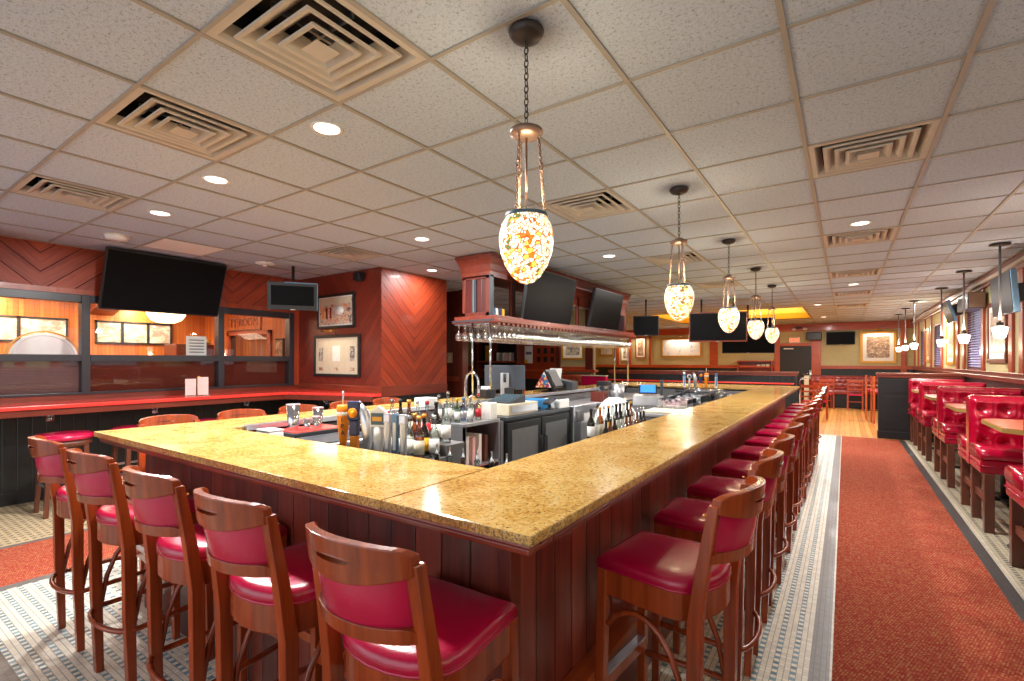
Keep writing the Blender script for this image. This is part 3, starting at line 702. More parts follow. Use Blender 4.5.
# ------------------------------------------------------------------ bar stool
def seat_outline(s=1.0, n=10):
    pts = [(.168, .182), (.176, .06), (.184, -.02), (.186, -.08)]
    for i in range(1, n):
        a = PI * i / n; pts.append((.186 * math.cos(a), -.08 - .115 * math.sin(a)))
    pts += [(-.186, -.08), (-.184, -.02), (-.176, .06), (-.168, .182)]
    pts += [(-.09, .184), (.0, .185), (.09, .184)]
    return [(x * s, y * s) for x, y in pts]
PXT = .170
def loop(s, z, dy=0): return [(x, y + dy, z) for x, y in seat_outline(s)]
def arc_rail(b, z0, z1, ya, yb, w, th, slot=False, tilt=.0):
    """curved back rail from post to post; ya: y at the posts, yb: y at the middle; tilt: lean over its height"""
    nu, rows = 24, [0, .42, .62, 1.0]
    def P(u, h, off):
        t = u * 2 - 1
        hh = h
        if slot and h in (.42, .62):
            k = max(0, 1 - (t / .34) ** 2) ** .5
            hh = .53 + (h - .53) * k if abs(t) < .34 else .53 + (h - .53) * .0
        y = ya + (yb - ya) * (1 - t * t) ** .8 if abs(t) < 1 else ya
        dip = (.026 if h == 0 else -.014 if h == 1.0 else .004) * (1 - t * t) ** 1.0
        top = -.012 * max(0, (abs(t) - .85) / .15) ** 2 if h == 1 else 0
        z = z0 + (z1 - z0) * hh - dip * (1 if slot else 0) + top
        return (t * w, y + off - tilt * (z - z0), z)
    vs = []; fs = []
    for off in (-th / 2, th / 2):
        for h in rows:
            for i in range(nu + 1): vs.append(P(i / nu, h, off))
    N = nu + 1; L = len(rows)
    idx = lambda s, j, i: s * N * L + j * N + i
    for j in range(L - 1):
        for i in range(nu):
            t = (i + .5) / nu * 2 - 1
            if slot and j == 1:
                if abs(t) < .34:
                    fs += [(idx(0, 1, i), idx(1, 1, i), idx(1, 1, i + 1), idx(0, 1, i + 1)), (idx(0, 2, i), idx(0, 2, i + 1), idx(1, 2, i + 1), idx(1, 2, i))]
                    continue
            fs.append((idx(0, j, i), idx(0, j, i + 1), idx(0, j + 1, i + 1), idx(0, j + 1, i)))
            fs.append((idx(1, j, i), idx(1, j + 1, i), idx(1, j + 1, i + 1), idx(1, j, i + 1)))
    for i in range(nu):
        fs.append((idx(0, 0, i), idx(1, 0, i), idx(1, 0, i + 1), idx(0, 0, i + 1))); fs.append((idx(0, L - 1, i), idx(0, L - 1, i + 1), idx(1, L - 1, i + 1), idx(1, L - 1, i)))
    for j in range(L - 1):
        fs.append((idx(0, j, 0), idx(0, j + 1, 0), idx(1, j + 1, 0), idx(1, j, 0))); fs.append((idx(0, j, nu), idx(1, j, nu), idx(1, j + 1, nu), idx(0, j + 1, nu)))
    b.add(vs, fs, False)
    return b
def make_stool(label):
    t = thing('bar_stool', label, 'bar stool', (0, 0, 0))
    b = B(); b.rings([loop(.985, .741), loop(1.015, .748), loop(1.025, .760), loop(1.01, .773), loop(.97, .782), loop(.88, .788), loop(.6, .791), loop(.05, .791)]); b.build('seat', 'seat_red', t)
    b = B(); b.rings([loop(1.01, .740), loop(1.026, .744), loop(1.01, .749)]); b.build('seat_piping', 'seat_red', t)
    b = B(); b.rings([loop(.97, .652), loop(1.0, .656), loop(1.0, .743)], smooth=False); o = b.build('apron', 'cherry', t, bevel=.003)
    for s in (-1, 1):
        b = B(); b.bar((s * .155, .168, .742), (s * .172, .178, 0), .036, .036, (0, 1, 0), .030, .030); b.build('leg', 'cherry', t, bevel=.003)
        b = B(); pts = [(s * .178, -.145, 0, .03), (s * .180, -.155, .35, .040), (s * .182, -.158, .66, .044), (s * .178, -.178, .82, .038), (s * .170, -.212, 1.03, .030)]
        vs = []; fs = []
        for (x, y, z, d) in pts: vs += [(x - .018, y - d / 2, z), (x + .018, y - d / 2, z), (x + .018, y + d / 2, z), (x - .018, y + d / 2, z)]
        for i in range(4): fs += [(i * 4 + q, i * 4 + (q + 1) % 4, i * 4 + 4 + (q + 1) % 4, i * 4 + 4 + q) for q in range(4)]
        fs += [(3, 2, 1, 0), (16, 17, 18, 19)]; b.add(vs, fs); b.build('leg', 'cherry', t, bevel=.003)
        b = B(); P = [(s * .160, .15, .55), (s * .162, .12, .590), (s * .164, .08, .614), (s * .166, .04, .622), (s * .168, 0, .612), (s * .170, -.04, .585), (s * .173, -.08, .53), (s * .176, -.115, .44), (s * .178, -.14, .30)]
        b.tube(P, .010, 6); b.build('brace', 'cherry', t)
    b = B(); arc_rail(b, 1.005, 1.062, -.214, -.284, .179, .026, True, .12); b.build('top_rail', 'cherry', t, bevel=.003)
    b = B(); arc_rail(b, .850, .885, -.186, -.254, .172, .024, False, .1); b.build('lower_rail', 'cherry', t, bevel=.003)
    def panel(off):
        def f(u, v):
            q = u * 2 - 1; z = .882 + .125 * v; y = -.180 - .066 * (1 - q * q) ** .8 - .14 * (z - .80) * 1.0 + off * (1 - abs(q) ** 6) * (.6 + .4 * math.sin(PI * v))
            return (q * .158, y, z)
        return f
    b = B(); b.grid(panel(-.012), 16, 5); b.grid(panel(.030), 16, 5)
    b.build('back_cushion', 'seat_red', t)
    b = B()
    for i in range(17):
        q = -1 + 2 * i / 16; z = .990; y = -.180 - .066 * (1 - q * q) ** .8 - .14 * (z - .80) + .030
        b.lathe([(0, -.005), (.006, -.002), (.006, .002), (0, .005)], 6, (q * .156, y, z))
    b.build('nailhead_trim', 'brass', t)
    b = B(); hoop = [(.160, .165, .30), (.176, .05, .30), (.188, -.05, .30), (.194, -.13, .30)] + [(.194 * math.cos(a), -.14 - .07 * math.sin(a), .30) for a in [PI * i / 10 for i in range(1, 10)]] + [(-.194, -.13, .30), (-.188, -.05, .30), (-.176, .05, .30), (-.160, .165, .30)]
    b.tube(hoop, .0115, 6); b.build('footring', 'cherry', t)
    b = B(); b.box(-.165, .165, .158, .182, .315, .365); b.build('front_stretcher', 'cherry', t, bevel=.003)
    b = B(); b.box(-.15, .15, .155, .186, .363, .368); b.build('kick_plate', 'steel', t)
    return t
stool0 = make_stool('red stool')
fx = [(-.928, .950, .01), (-1.51, .950, .02), (-2.07, .948, .0), (-2.73, .948, .04), (-3.36, .950, -.03)]
fl = ['red bar stool beside the granite corner, its slotted back the largest in view',
      'red bar stool on the short bar side, second from the near granite corner',
      'middle one of the five red bar stools along the short bar side',
      'red stool on the short bar side, second from the end by the drink rail',
      'red stool ending the short bar side row, beside the drink rail carpet']
for k, (x, y, a) in enumerate(fx):
    if k == 0: stool0.location = (x, y, 0); stool0.rotation_euler = (0, 0, a); stool0['label'] = fl[0]; stool0['group'] = 'stools on the short side of the bar'
    else: dup(stool0, (x, y, 0), a, fl[k], 'stools on the short side of the bar')
ys = [1.725, 2.31, 2.87, 3.46, 4.10, 4.68, 5.27, 5.86, 6.45, 7.04, 7.63, 8.22, 8.81]
for k, y in enumerate(ys):
    dup(stool0, (-.510 + random.uniform(-.008, .008), y, 0), PI / 2 + (-.1 if k == 0 else random.uniform(-.05, .05)), 'red vinyl bar stool, %s from the granite corner along the aisle side' % ORD[k], 'stools on the aisle side of the bar')
for k, y in enumerate([1.47, 1.97, 2.46, 2.95, 3.45]):
    dup(stool0, (-3.71, y, 0), -PI / 2, 'stool beyond the bar, slotted top rail showing, %s from the corner by the drink rail' % ORD[k], 'stools on the drink rail side of the bar')
# backless stools by the drink rail
def make_round_stool():
    t = thing('backless_stool', 'x', 'bar stool')
    B().lathe([(.19, .70), (.222, .705), (.23, .72), (.225, .745), (.20, .758), (.1, .764), (0, .765)], 28).build('seat', 'seat_red', t)
    B().lathe([(.2, .64), (.21, .65), (.21, .70)], 24).build('seat_frame', 'leg_wood', t)
    for a in range(4):
        x, y = (1 if a in (0, 3) else -1), (1 if a < 2 else -1)
        B().bar((x * .13, y * .13, .66), (x * .165, y * .165, 0), .042, .042, (0, 1, 0), .034, .034).build('leg', 'leg_wood', t, bevel=.003)
    for z in (.28, .36):
        b = B(); r = .155
        for e in (-1, 1):
            b = B(); b.bar((-r, e * r, z), (r, e * r, z), .014, .02) if z < .3 else b.bar((e * r, -r, z), (e * r, r, z), .014, .02)
            b.build('footrest', 'steel', t)
    return t
rs = make_round_stool(); rs.location = (-6.27, 1.45, 0); rs['label'] = 'round backless red stool fully in view against the black wall'; rs['group'] = 'backless stools at the drink rail'
dup(rs, (-6.27, 2.04, 0), .1, 'round backless red stool partly hidden behind the granite corner of the bar')
dup(rs, (-6.27, 2.72, 0), .0, 'round backless red stool below the middle window, only its seat edge showing')

# ------------------------------------------------------------------ pendants over the bar
def make_pendant():
    t = thing('art_glass_pendant', 'x', 'pendant lamp')
    B().lathe([(0, -.0), (.064, -.0), (.067, -.010), (.054, -.03), (.022, -.042), (0, -.045)], 20, (0, 0, ZC - .008)).build('canopy', 'iron', t)
    b = B(); z = ZC - .05; k = 0
    while z > 2.35:
        lk = []
        for i in range(10):
            a = 2 * PI * i / 10; dx, dz = .008 * math.cos(a), .015 * math.sin(a)
            lk.append((dx, 0, z - .012 + dz) if k % 2 else (0, dx, z - .012 + dz))
        b.tube(lk, .0024, 5, True); z -= .024; k += 1
    b.build('chain', 'iron', t)
    B().lathe([(0, 2.345), (.024, 2.345), (.036, 2.335), (.062, 2.325), (.063, 2.312), (.046, 2.300), (.02, 2.296), (0, 2.296)], 20).build('chain_ring', 'bronze', t)
    b = B().tube([(0, 0, 2.30), (0, 0, 2.0)], .0045, 6); b.build('stem', 'bronze', t)
    for a in range(3):
        an = a * 2 * PI / 3 + .5; b = B(); k = 0; z = 2.31
        while z > 2.0:
            r = .046 + (.070 - .046) * (2.31 - z) / .31; lk = []; big = 1.9 if 9 <= k <= 10 else 1
            for i in range(8):
                q = 2 * PI * i / 8; dx, dz = .0045 * big * math.cos(q), .0085 * big * math.sin(q)
                cx, cy = r * math.cos(an), r * math.sin(an)
                lk.append((cx + dx, cy, z + dz) if k % 2 else (cx, cy + dx, z + dz))
            b.tube(lk, .0025, 4, True); z -= .0135 * (big if big > 1 else 1); k += 1
        b.build('hanging_chain', 'bronze', t)
    prof = [(.004, 1.749), (.028, 1.756), (.055, 1.778), (.080, 1.818), (.096, 1.862), (.1025, 1.905), (.101, 1.94), (.093, 1.97), (.081, 1.99), (.078, 1.998)]
    B().lathe([(0, 1.749)] + prof, 32).build('shade', 'tiffany', t)
    B().lathe([(.079, 1.996), (.080, 1.998), (.080, 2.010), (.072, 2.010)], 24).build('shade_rim', 'blue_green_bar', t)
    return t
# open the shade at the top: bottom cap only
pnd = None
PY = [1.54, 3.58, 5.40, 7.24, 9.02]
for k, y in enumerate(PY):
    lab = 'leaded art glass egg pendant, %s' % ['the large one above the granite corner', 'second from the granite corner', 'third from the granite corner, before the big framed screen', 'fourth from the granite corner', 'last of the row toward the far wall'][k]
    if pnd is None: pnd = make_pendant(); pnd.location = (-.988, y, 0); pnd['label'] = lab; pnd['group'] = 'art glass pendants over the bar'
    else: dup(pnd, (-.988, y, 0), .7 * k, lab)
    point('pendant_glow', (-.988, y, 2.09), 9, (1, .76, .46), .05)

# ------------------------------------------------------------------ ceiling vents and lights
def make_vent():
    t = thing('ceiling_vent', 'x', 'vent'); h = .305
    b = B()
    def sq(r, z): return [(-r, -r, z), (r, -r, z), (r, r, z), (-r, r, z)]
    def ring(b, r0, z0, r1, z1):
        b.add(sq(r0, z0) + sq(r1, z1), [(i, (i + 1) % 4, (i + 1) % 4 + 4, i + 4) for i in range(4)])
    ring(b, .30, -.006, .265, -.006); ring(b, .265, -.006, .235, .05); ring(b, .30, -.006, .30, .012); b.build('frame', 'vent', t)
    for r, z, ri in ((.222, -.010, .150), (.165, -.015, .098), (.11, -.020, .05)):
        b = B(); ring(b, r, z, r - .016, z + .002); ring(b, r - .016, z + .002, ri, z + .052); ring(b, r, z, r + .002, z + .008); ring(b, r + .002, z + .008, ri + .005, z + .058); b.build('louvre', 'vent', t)
    b = B(); b.add(sq(.052, -.024) + sq(.046, -.018), [(3, 2, 1, 0), (4, 5, 6, 7)] + [(i, (i + 1) % 4, (i + 1) % 4 + 4, i + 4) for i in range(4)]); b.build('centre_plate', 'vent', t)
    b = B(); b.box(-.30, .30, -.30, .30, .16, .17); ring(b, .236, .05, .236, .16); b.build('duct', 'vent_dark', t)
    b = B(); b.box(-.2, .2, -.006, .006, .03, .05); b.box(-.006, .006, -.2, .2, .03, .05); b.build('damper_bars', 'steel_dark', t)
    return t
vt = None
vl = {(-3, 0): 'large beige square ceiling vent directly above the stools at the short bar side', (-5, 0): 'beige square ceiling vent beside the first downlight row, second in size', (-8, 0): 'square ceiling vent nearest the big screen over the interior windows',
      (-3, 4): 'square ceiling vent just past the large pendant', (-8, 4): 'square ceiling vent in front of the chevron wood pillar', (0, 4): 'square ceiling vent over the aisle, largest of the aisle row',
      (0, 8): 'square ceiling vent over the aisle, second of the aisle row', (-3, 8): 'square ceiling vent behind the second pendant', (-3, 12): 'square ceiling vent above the third pendant', (0, 12): 'square ceiling vent over the aisle, third of the aisle row',
      (0, 16): 'square ceiling vent over the aisle, fourth of the aisle row', (0, 20): 'square ceiling vent over the aisle, fifth and last of the aisle row', (-3, 16): 'square ceiling vent above the fourth pendant'}
for (i, j) in VENTS:
    loc = (gx(i) + G / 2, gy(j) + G / 2, ZC)
    if vt is None: vt = make_vent(); vt.location = loc; vt['label'] = vl[(i, j)]; vt['group'] = 'square ceiling vents'
    else: dup(vt, loc, 0, vl[(i, j)])
def make_down():
    t = thing('recessed_downlight', 'x', 'ceiling light')
    b = B().lathe([(.062, 0), (.082, -.006), (.085, 0)], 24); b.build('trim_ring', 'white', t)
    B().lathe([(0, -.003), (.066, -.003)], 24).build('lens', 'lamp', t)
    return t
DL = [(-2.30, 1.60, 'beside the big beige vent'), (-3.58, 1.62, 'second in the row toward the big wall screen'), (-4.78, 1.72, 'third in the row toward the big wall screen'), (-3.58, 3.6, 'between the pillar and the first pendant'), (-4.70, 4.92, 'close to the chevron face of the pillar'),
      (-2.32, 5.44, 'above the hanging glass cabinet'), (.115, 5.435, 'over the aisle, the largest of the aisle row'), (.115, 9.70, 'over the aisle between the third and fourth vents'), (-.5, 12.75, 'by the amber ceiling tray'), (-.5, 16.4, 'beyond the amber ceiling tray'),
      (1.34, 13.3, 'over the far booths by the side wall'), (-2.32, 9.1, 'behind the second pendant over the bar end')]
dn = None
for (x, y, lab) in DL:
    L = 'small recessed ceiling light ' + lab
    if dn is None: dn = make_down(); dn.location = (x, y, ZC); dn['label'] = L; dn['group'] = 'recessed ceiling lights'
    else: dup(dn, (x, y, ZC), 0, L)
    area('downlight', (x, y, ZC - .012), .14, 20 if 'pillar' in lab and y > 4 else 54, NEUT)
t = thing('smoke_detector', 'round white smoke detector on the ceiling above the interior windows', 'detector', (-5.98, 1.78, ZC))
B().lathe([(.10, -.008), (.1, -.02), (.085, -.045), (0, -.05)][::-1], 24).build('housing', 'white', t); B().lathe([(.105, 0), (.1, -.01)][::-1], 24).build('base_ring', 'cream', t)
t = thing('ceiling_light_panel', 'flat bluish white diffuser panel in the ceiling near the interior windows', 'ceiling light', (gx(-10) + G / 2, gy(2) + G / 2, ZC)); B().box(-.28, .28, -.28, .28, -.006, 0).build('diffuser', 'frosted', t); b = B(); [b.box(*q) for q in ((-.3, .3, -.3, -.28, -.008, 0), (-.3, .3, .28, .3, -.008, 0), (-.3, -.28, -.28, .28, -.008, 0), (.28, .3, -.28, .28, -.008, 0))]; b.build('frame', 'white', t)
t = thing('ceiling_speaker', 'round white ceiling plate above the small hanging screen', 'ceiling plate', (-6.1, 3.35, ZC)); B().lathe([(.12, 0), (.12, -.01), (.07, -.03), (0, -.032)][::-1], 20).build('plate', 'white', t); B().lathe([(.05, -.03), (.045, -.05), (0, -.052)][::-1], 16).build('dome', 'steel', t)
# small pendants over the booths
def make_small():
    t = thing('mini_pendant', 'x', 'pendant lamp')
    B().lathe([(0, 0), (.085, 0), (.088, -.012), (.03, -.02), (0, -.022)][::-1], 20, (0, 0, ZC - .008)).build('canopy', 'iron', t)
    B().tube([(0, 0, ZC - .02), (0, 0, 1.85)], .011, 8).build('rod', 'steel_dark', t)
    B().lathe([(.03, 1.87), (.03, 1.83)][::-1], 12).build('socket', 'iron', t)
    B().lathe([(0, 1.705), (.040, 1.705), (.048, 1.72), (.068, 1.81), (.066, 1.815), (.03, 1.83), (0, 1.83)], 16, smooth=False).build('shade', 'glow_white', t)
    return t
sp = None
SMY = [5.3, 7.2, 9.1, 11.0, 13.0, 14.75, 16.5]
for k, y in enumerate(SMY):
    x = 1.36 if y < 12 else 1.18
    lab = 'small white glass pendant on a dark rod over the %s' % ['booth table just outside the view', 'second booth table, largest in view', 'third booth table', 'black partition end of the booths', 'far tables, first past the partition', 'far tables, second past the partition', 'last tables before the far wall'][k]
    if sp is None: sp = make_small(); sp.location = (x, y, 0); sp['label'] = lab; sp['group'] = 'mini pendants along the side wall'
    else: dup(sp, (x, y, 0), 0, lab)
    point('mini_pendant_glow', (x, y, 1.66), 4, WARM, .05)
    area('mini_pendant_up', (x, y, 1.90), .12, 4, WARM, (PI, 0, 0))

# ------------------------------------------------------------------ screens
def make_tv(label, w, h, loc, rz, tilt, th=.05, case='tv_case', name='wall_screen', rim=.014, group=None, back=None, pole=()):
    """screen faces local -Y; tilt>0 leans the face downward"""
    t = thing(name, label, 'tv', loc, rz, group); t.rotation_euler = (tilt, 0, rz)
    B().box(-w / 2, w / 2, 0, th, -h / 2, h / 2).build('casing', case, t, bevel=.006)
    B().box(-w / 2 + rim, w / 2 - rim, -.004, 0, -h / 2 + rim * 1.4, h / 2 - rim).build('screen', 'screen', t)
    B().box(-.03, .03, -.006, -.003, -h / 2 + .004, -h / 2 + .012).build('logo_badge', 'steel', t)
    for px in pole:
        pl = B().tube([(0, 0, -.12), (0, 0, ZC - loc[2] + .002)], .018, 8).build('ceiling_pole', 'iron', t); pl.location = (px, th + .012, 0); pl.rotation_euler = (-tilt, 0, 0)
    if back: B().box(-.12, .12, th, th + back, -.1, .1).build('mount_bracket', 'iron', t)
    return t
# big screen over the interior windows (faces +X, tilted down)
make_tv('large black wall screen tilted down over the interior windows', 1.23, .69, (-6.64, 2.47, 2.355), PI / 2, math.radians(21), .05, back=.16)
make_tv('black wall screen at the edge of the view over the window farthest from the pillar', 1.23, .69, (-6.64, .43, 2.355), PI / 2, math.radians(21), .05, back=.16)
make_tv('small black screen with glossy blue edge hanging from the ceiling beside the pillar', .60, .36, (-5.93, 3.62, 2.30), math.radians(34 + 22), math.radians(8), .09, 'tv_case', 'hanging_screen', .045, pole=(0,))
B().box(.292, .304, -.006, .06, -.18, .182).box(-.1, .304, -.006, .06, .17, .183).build('glossy_edge', 'tv_blue', bpy.data.objects['hanging_screen'])
make_tv('large black screen on the hanging cabinet, the one by the first pendant', 1.24, .66, (-3.18, 5.58, 2.275), PI / 2, math.radians(10), .05, back=.1)
make_tv('black screen on the hanging cabinet toward its far end', 1.13, .62, (-3.18, 7.40, 2.275), PI / 2, math.radians(10), .05, back=.1)
make_tv('small black screen on a ceiling pole past the end of the hanging cabinet', .50, .40, (-3.32, 9.65, 2.17), math.radians(20), .1, .06, name='hanging_screen', pole=(0,))
make_tv('big black screen with brown frame hanging behind the third pendant', 1.08, .60, (-2.1, 10.35, 2.14), math.radians(16), .1, .06, 'mahog', 'hanging_screen', .022, pole=(-.3, .3))
make_tv('black screen behind and below the brown framed hanging screen', 1.06, .78, (-1.78, 11.9, 2.02), math.radians(10), .12, .06, name='hanging_screen', pole=(0,))
make_tv('black screen on the far sage wall beside the large gold framed picture', .78, .42, (-.12, YF - .1, 2.20), 0, .06, .05)
make_tv('dark screen with bluish edge on the side wall above the second booth table', .86, .46, (1.46, 7.69, 2.21), -PI / 2, math.radians(4), .055, 'tv_blue', 'side_screen', .004, back=.2)
make_tv('small black screen leaning sharply on the side wall above the far booths', .66, .38, (1.50, 11.5, 2.32), -PI / 2, math.radians(17), .045, 'tv_blue', 'side_screen', .004, back=.2)
t = thing('wall_loudspeaker', 'black and tan box loudspeaker on the side wall above a lilac blind', 'speaker', (1.62, 10.3, 2.37)); B().box(-.10, .10, -.42, .42, -.12, .12).build('cabinet', 'tv_case', t, bevel=.008); B().box(-.09, .09, -.43, -.42, -.11, .11).build('grille', 'bronze', t); B().box(.10, .13, -.1, .1, -.06, .06).build('mount_bracket', 'iron', t)
t = thing('wall_loudspeaker', 'small dark loudspeaker on the far wall above the black door frame', 'speaker', (-.85, YF - .2, 2.28)); B().box(-.22, .22, -.1, .1, -.13, .13).build('cabinet', 'dark_grey', t, bevel=.02); B().box(-.19, .19, -.108, -.1, -.1, .1).build('grille', 'tv_case', t); B().box(-.04, .04, .1, .2, -.04, .04).build('mount_bracket', 'iron', t)
t = thing('corner_loudspeaker', 'tiny black loudspeaker under the ceiling on the chevron pillar', 'speaker', (-5.42, 4.26, 2.60)); B().box(-.06, .06, -.05, .05, -.06, .06).build('cabinet', 'tv_case', t, bevel=.01); B().box(-.05, .05, -.055, -.05, -.05, .05).build('grille', 'black', t); B().box(-.015, .015, .05, .09, -.015, .015).build('mount_bracket', 'iron', t)
t = thing('exit_sign', 'white exit sign with glowing red letters over the black door', 'sign', (-1.42, YF - .02, 2.17)); B().box(-.17, .17, -.05, 0, -.1, .1).build('housing', 'cream', t, bevel=.005); text_mesh('lettering', 'EXIT', .15, 'exit_glow', t, (0, -.052, 0), (PI / 2, 0, 0), .003)
t = thing('twin_lamp', 'twin emergency spot lamps on the red trim over the black door', 'lamp', (-1.3, YF - .10, 2.55)); B().box(-.1, .1, -.03, .03, .0, .06).build('housing', 'dark_grey', t)
B().lathe([(.0, -.06), (.06, -.05), (.07, 0), (.03, .03)], 12, (-.13, -.05, 0)).build('lamp_head', 'white', t); B().lathe([(.0, -.06), (.07, -.05), (.08, 0), (.03, .03)], 12, (.2, -.05, 0)).build('lamp_head', 'white', t)

# ------------------------------------------------------------------ pictures
def picture(label, w, h, loc, rz, frame, art, fw=.05, matw=.0, light=None, en=10):
    t = thing('framed_picture', label, 'picture', loc, rz)
    b = B(); b.box(-w / 2, w / 2, -.03, 0, -h / 2, -h / 2 + fw); b.box(-w / 2, w / 2, -.03, 0, h / 2 - fw, h / 2); b.box(-w / 2, -w / 2 + fw, -.03, 0, -h / 2 + fw, h / 2 - fw); b.box(w / 2 - fw, w / 2, -.03, 0, -h / 2 + fw, h / 2 - fw)
    b.build('frame', frame, t, bevel=.004)
    if matw: B().box(-w / 2 + fw, w / 2 - fw, -.012, 0, -h / 2 + fw, h / 2 - fw).build('mat_board', 'paper', t)
    q = fw + matw
    B().box(-w / 2 + q, w / 2 - q, -.014, -.001, -h / 2 + q, h / 2 - q).build('artwork', art, t)
    if light:
        B().tube([(-.12, -.16, h / 2 + .05), (.12, -.16, h / 2 + .05)], .018, 8).tube([(0, -.0, h / 2 - .02), (0, -.06, h / 2 + .08), (0, -.16, h / 2 + .06)], .006, 6).build('picture_lamp', 'brass', t)
        p = Matrix.Rotation(rz, 4, 'Z') @ Vector((0, -.17, h / 2 + .025)); 
        area('picture_lamp', (loc[0] + p.x, loc[1] + p.y, loc[2] + p.z), w * .6, en * .6, WARM, (math.radians(-28) if abs(rz) < .01 else 0, 0, rz), .2)
    return t
ps = picture('black framed cartoon style sports poster, upper picture on the chevron pillar', .86, .49, (-6.03, PY0 - .002, 2.175), 0, 'black', 'photo_poster', .035, .02)
B().box(-.36, .36, -.018, -.014, .10, .185).build('sky_strip', 'cream', ps)
o = B().lathe([(0, -.002), (.1, -.0015), (.1, .0015), (0, .002)], 20).build('pale_shape', 'paper', ps); o.rotation_euler = (PI / 2, 0, 0); o.scale = (1.3, .7, 1); o.location = (.06, -.018, .0)
for x_ in (-.28, -.2, -.11): B().box(x_ - .02, x_ + .02, -.019, -.014, -.1, .06).build('painted_figure', 'orange' if x_ < -.2 else 'tuft_brown', ps)
pt = picture('black framed cream memorabilia display lit by a brass lamp, lower picture on the chevron pillar', 1.05, .60, (-6.01, PY0 - .002, 1.535), 0, 'black', 'cream', .04, 0, True, 4)
for (x, z, w, h, mt) in [(-.36, .02, .10, .2, 'photo_bw'), (.36, .03, .10, .2, 'photo_bw'), (0, .03, .17, .22, 'paper'), (-.36, -.19, .09, .045, 'photo_sepia'), (0, -.19, .09, .045, 'photo_sepia'), (.36, -.19, .09, .045, 'photo_sepia')]:
    B().box(x - w / 2, x + w / 2, -.018, -.013, z - h / 2, z + h / 2).build('mounted_photo', mt, pt)
picture('gold framed dark team photo on the sage wall above the tan tufted booth', .62, .62, (-5.56, YM - .002, 1.80), 0, 'gold', 'photo_bw', .05, .07, True, 6)
picture('wide gold framed winter scene lit from above on the far sage wall', 1.52, .74, (-5.22, YF - .002, 1.98), 0, 'gold', 'photo_winter', .06, .0, True, 26)
picture('large gold framed white print with orange figures beside the far wall screen', .92, 1.02, (.86, YF - .002, 1.90), 0, 'gold', 'photo_sepia', .07, .1, True, 22)
picture('tall cherry framed white print next to the far end of the hanging cabinet', .42, .84, (-6.82, YF - .002, 2.0), 0, 'red_trim_z', 'photo_sepia', .035, .06, True, 20)
picture('tall pale framed print behind the hanging glasses at the far wall', .32, .74, (-7.48, YF - .002, 1.85), 0, 'cream', 'photo_bw', .03, .06, True, 16)
picture('gold framed blue and white print behind the hanging glasses at the far wall', .62, .46, (-8.28, YF - .002, 1.92), 0, 'gold', 'photo_winter', .05, .04)
for k, (y, w, h, fr, lab) in enumerate([(9.35, 1.0, .86, 'mahog', 'brown framed mirror like picture on the side wall behind the second mini pendant'), (12.95, .85, .95, 'gold', 'gold framed picture on the side wall under the far tilted screen'), (16.1, .6, .85, 'gold', 'gold framed print on the side wall close to the far corner')]):
    picture(lab, w, h, (XR - .002, y, 1.86), -PI / 2, fr, 'photo_sepia', .06, .08)
    area('picture_lamp', (XR - .2, y, 2.36), .3, 1.5, WARM, (0, math.radians(25), 0), .05)
B_ = thing('low_wall_shelf', 'low cherry bookcase shelf on the far wall under the hanging screens', 'shelf', (-2.62, YF - .02, 0))
b = B(); b.box(-.56, .56, -.3, 0, 1.44, 1.48); b.build('top', 'red_trim', B_, bevel=.004); b = B(); b.box(-.54, .54, -.3, 0, 1.24, 1.28); b.build('shelf', 'red_trim', B_)
for s in (-1, 1): B().box(s * .54 - .02, s * .54 + .02, -.3, 0, .9, 1.44).build('side_panel', 'red_trim_z', B_)
B().box(-.52, .52, -.02, 0, .9, 1.44).build('back_panel', 'mahog_x', B_)
for k in range(3): tag(B().box(-2.55 + .14 * k, -2.44 + .14 * k, YF - .25, YF - .1, 1.28, 1.33 + .01 * k).build('folded_napkin', 'cream'), 'small cream bundle on the low cherry shelf by the far wall', 'napkin', 'bundles on the low shelf')
# ================================================================== hanging glass cabinet over the far arm of the bar
CX0, CX1, CY0, CY1 = -3.79, -3.38, 4.50, 8.72
hc = thing('hanging_cabinet', 'long mahogany ceiling cabinet with crown moulding and glass rack above the bar', 'cabinet', (0, 0, 0))
def ringbox(name, o, z0, z1, mat='mahog_y', bev=.004):
    B().box(CX0 - o, CX1 + o, CY0 - o, CY1 + o, z0, z1).build(name, mat, hc, bevel=bev)
b = B(); lp = lambda o, z: [(CX0 - o, CY0 - o, z), (CX1 + o, CY0 - o, z), (CX1 + o, CY1 + o, z), (CX0 - o, CY1 + o, z)]
b.rings([lp(.0, 2.44), lp(.012, 2.44), lp(.012, 2.50), lp(.018, 2.52), lp(.03, 2.58), (lp(.048, 2.63)), lp(.055, 2.645), lp(.055, 2.66), lp(.068, 2.665), lp(.068, 2.70)], smooth=False)
b.build('crown_moulding', 'mahog_y', hc)
# open sided body: end panels, back, posts
B().box(CX0, CX1, CY0, CY0 + .02, 1.98, 2.46).build('end_panel', 'dark_door', hc)
for (x0, x1, z0, z1) in ((CX0, CX0 + .045, 1.98, 2.46), (CX1 - .06, CX1, 1.98, 2.46), (CX0, CX1, 2.42, 2.46), (CX0, CX1, 1.98, 2.03)):
    B().box(x0, x1, CY0 - .012, CY0, z0, z1).build('end_frame', 'mahog', hc, bevel=.003)
B().box(CX0 + .15, CX0 + .215, CY0 - .016, CY0, 2.03, 2.42).build('end_strip', 'dark_grey', hc)
B().box(CX0 + .165, CX0 + .18, CY0 - .02, CY0 - .016, 2.03, 2.42).build('end_strip', 'steel_dark', hc)
B().box(CX0, CX1, CY1 - .02, CY1, 1.98, 2.46).build('end_panel', 'mahog', hc)
B().box(CX1 - .006, CX1 + .012, CY0 - .014, CY0 + .05, 1.98, 2.46).build('corner_strip', 'dark_grey', hc)
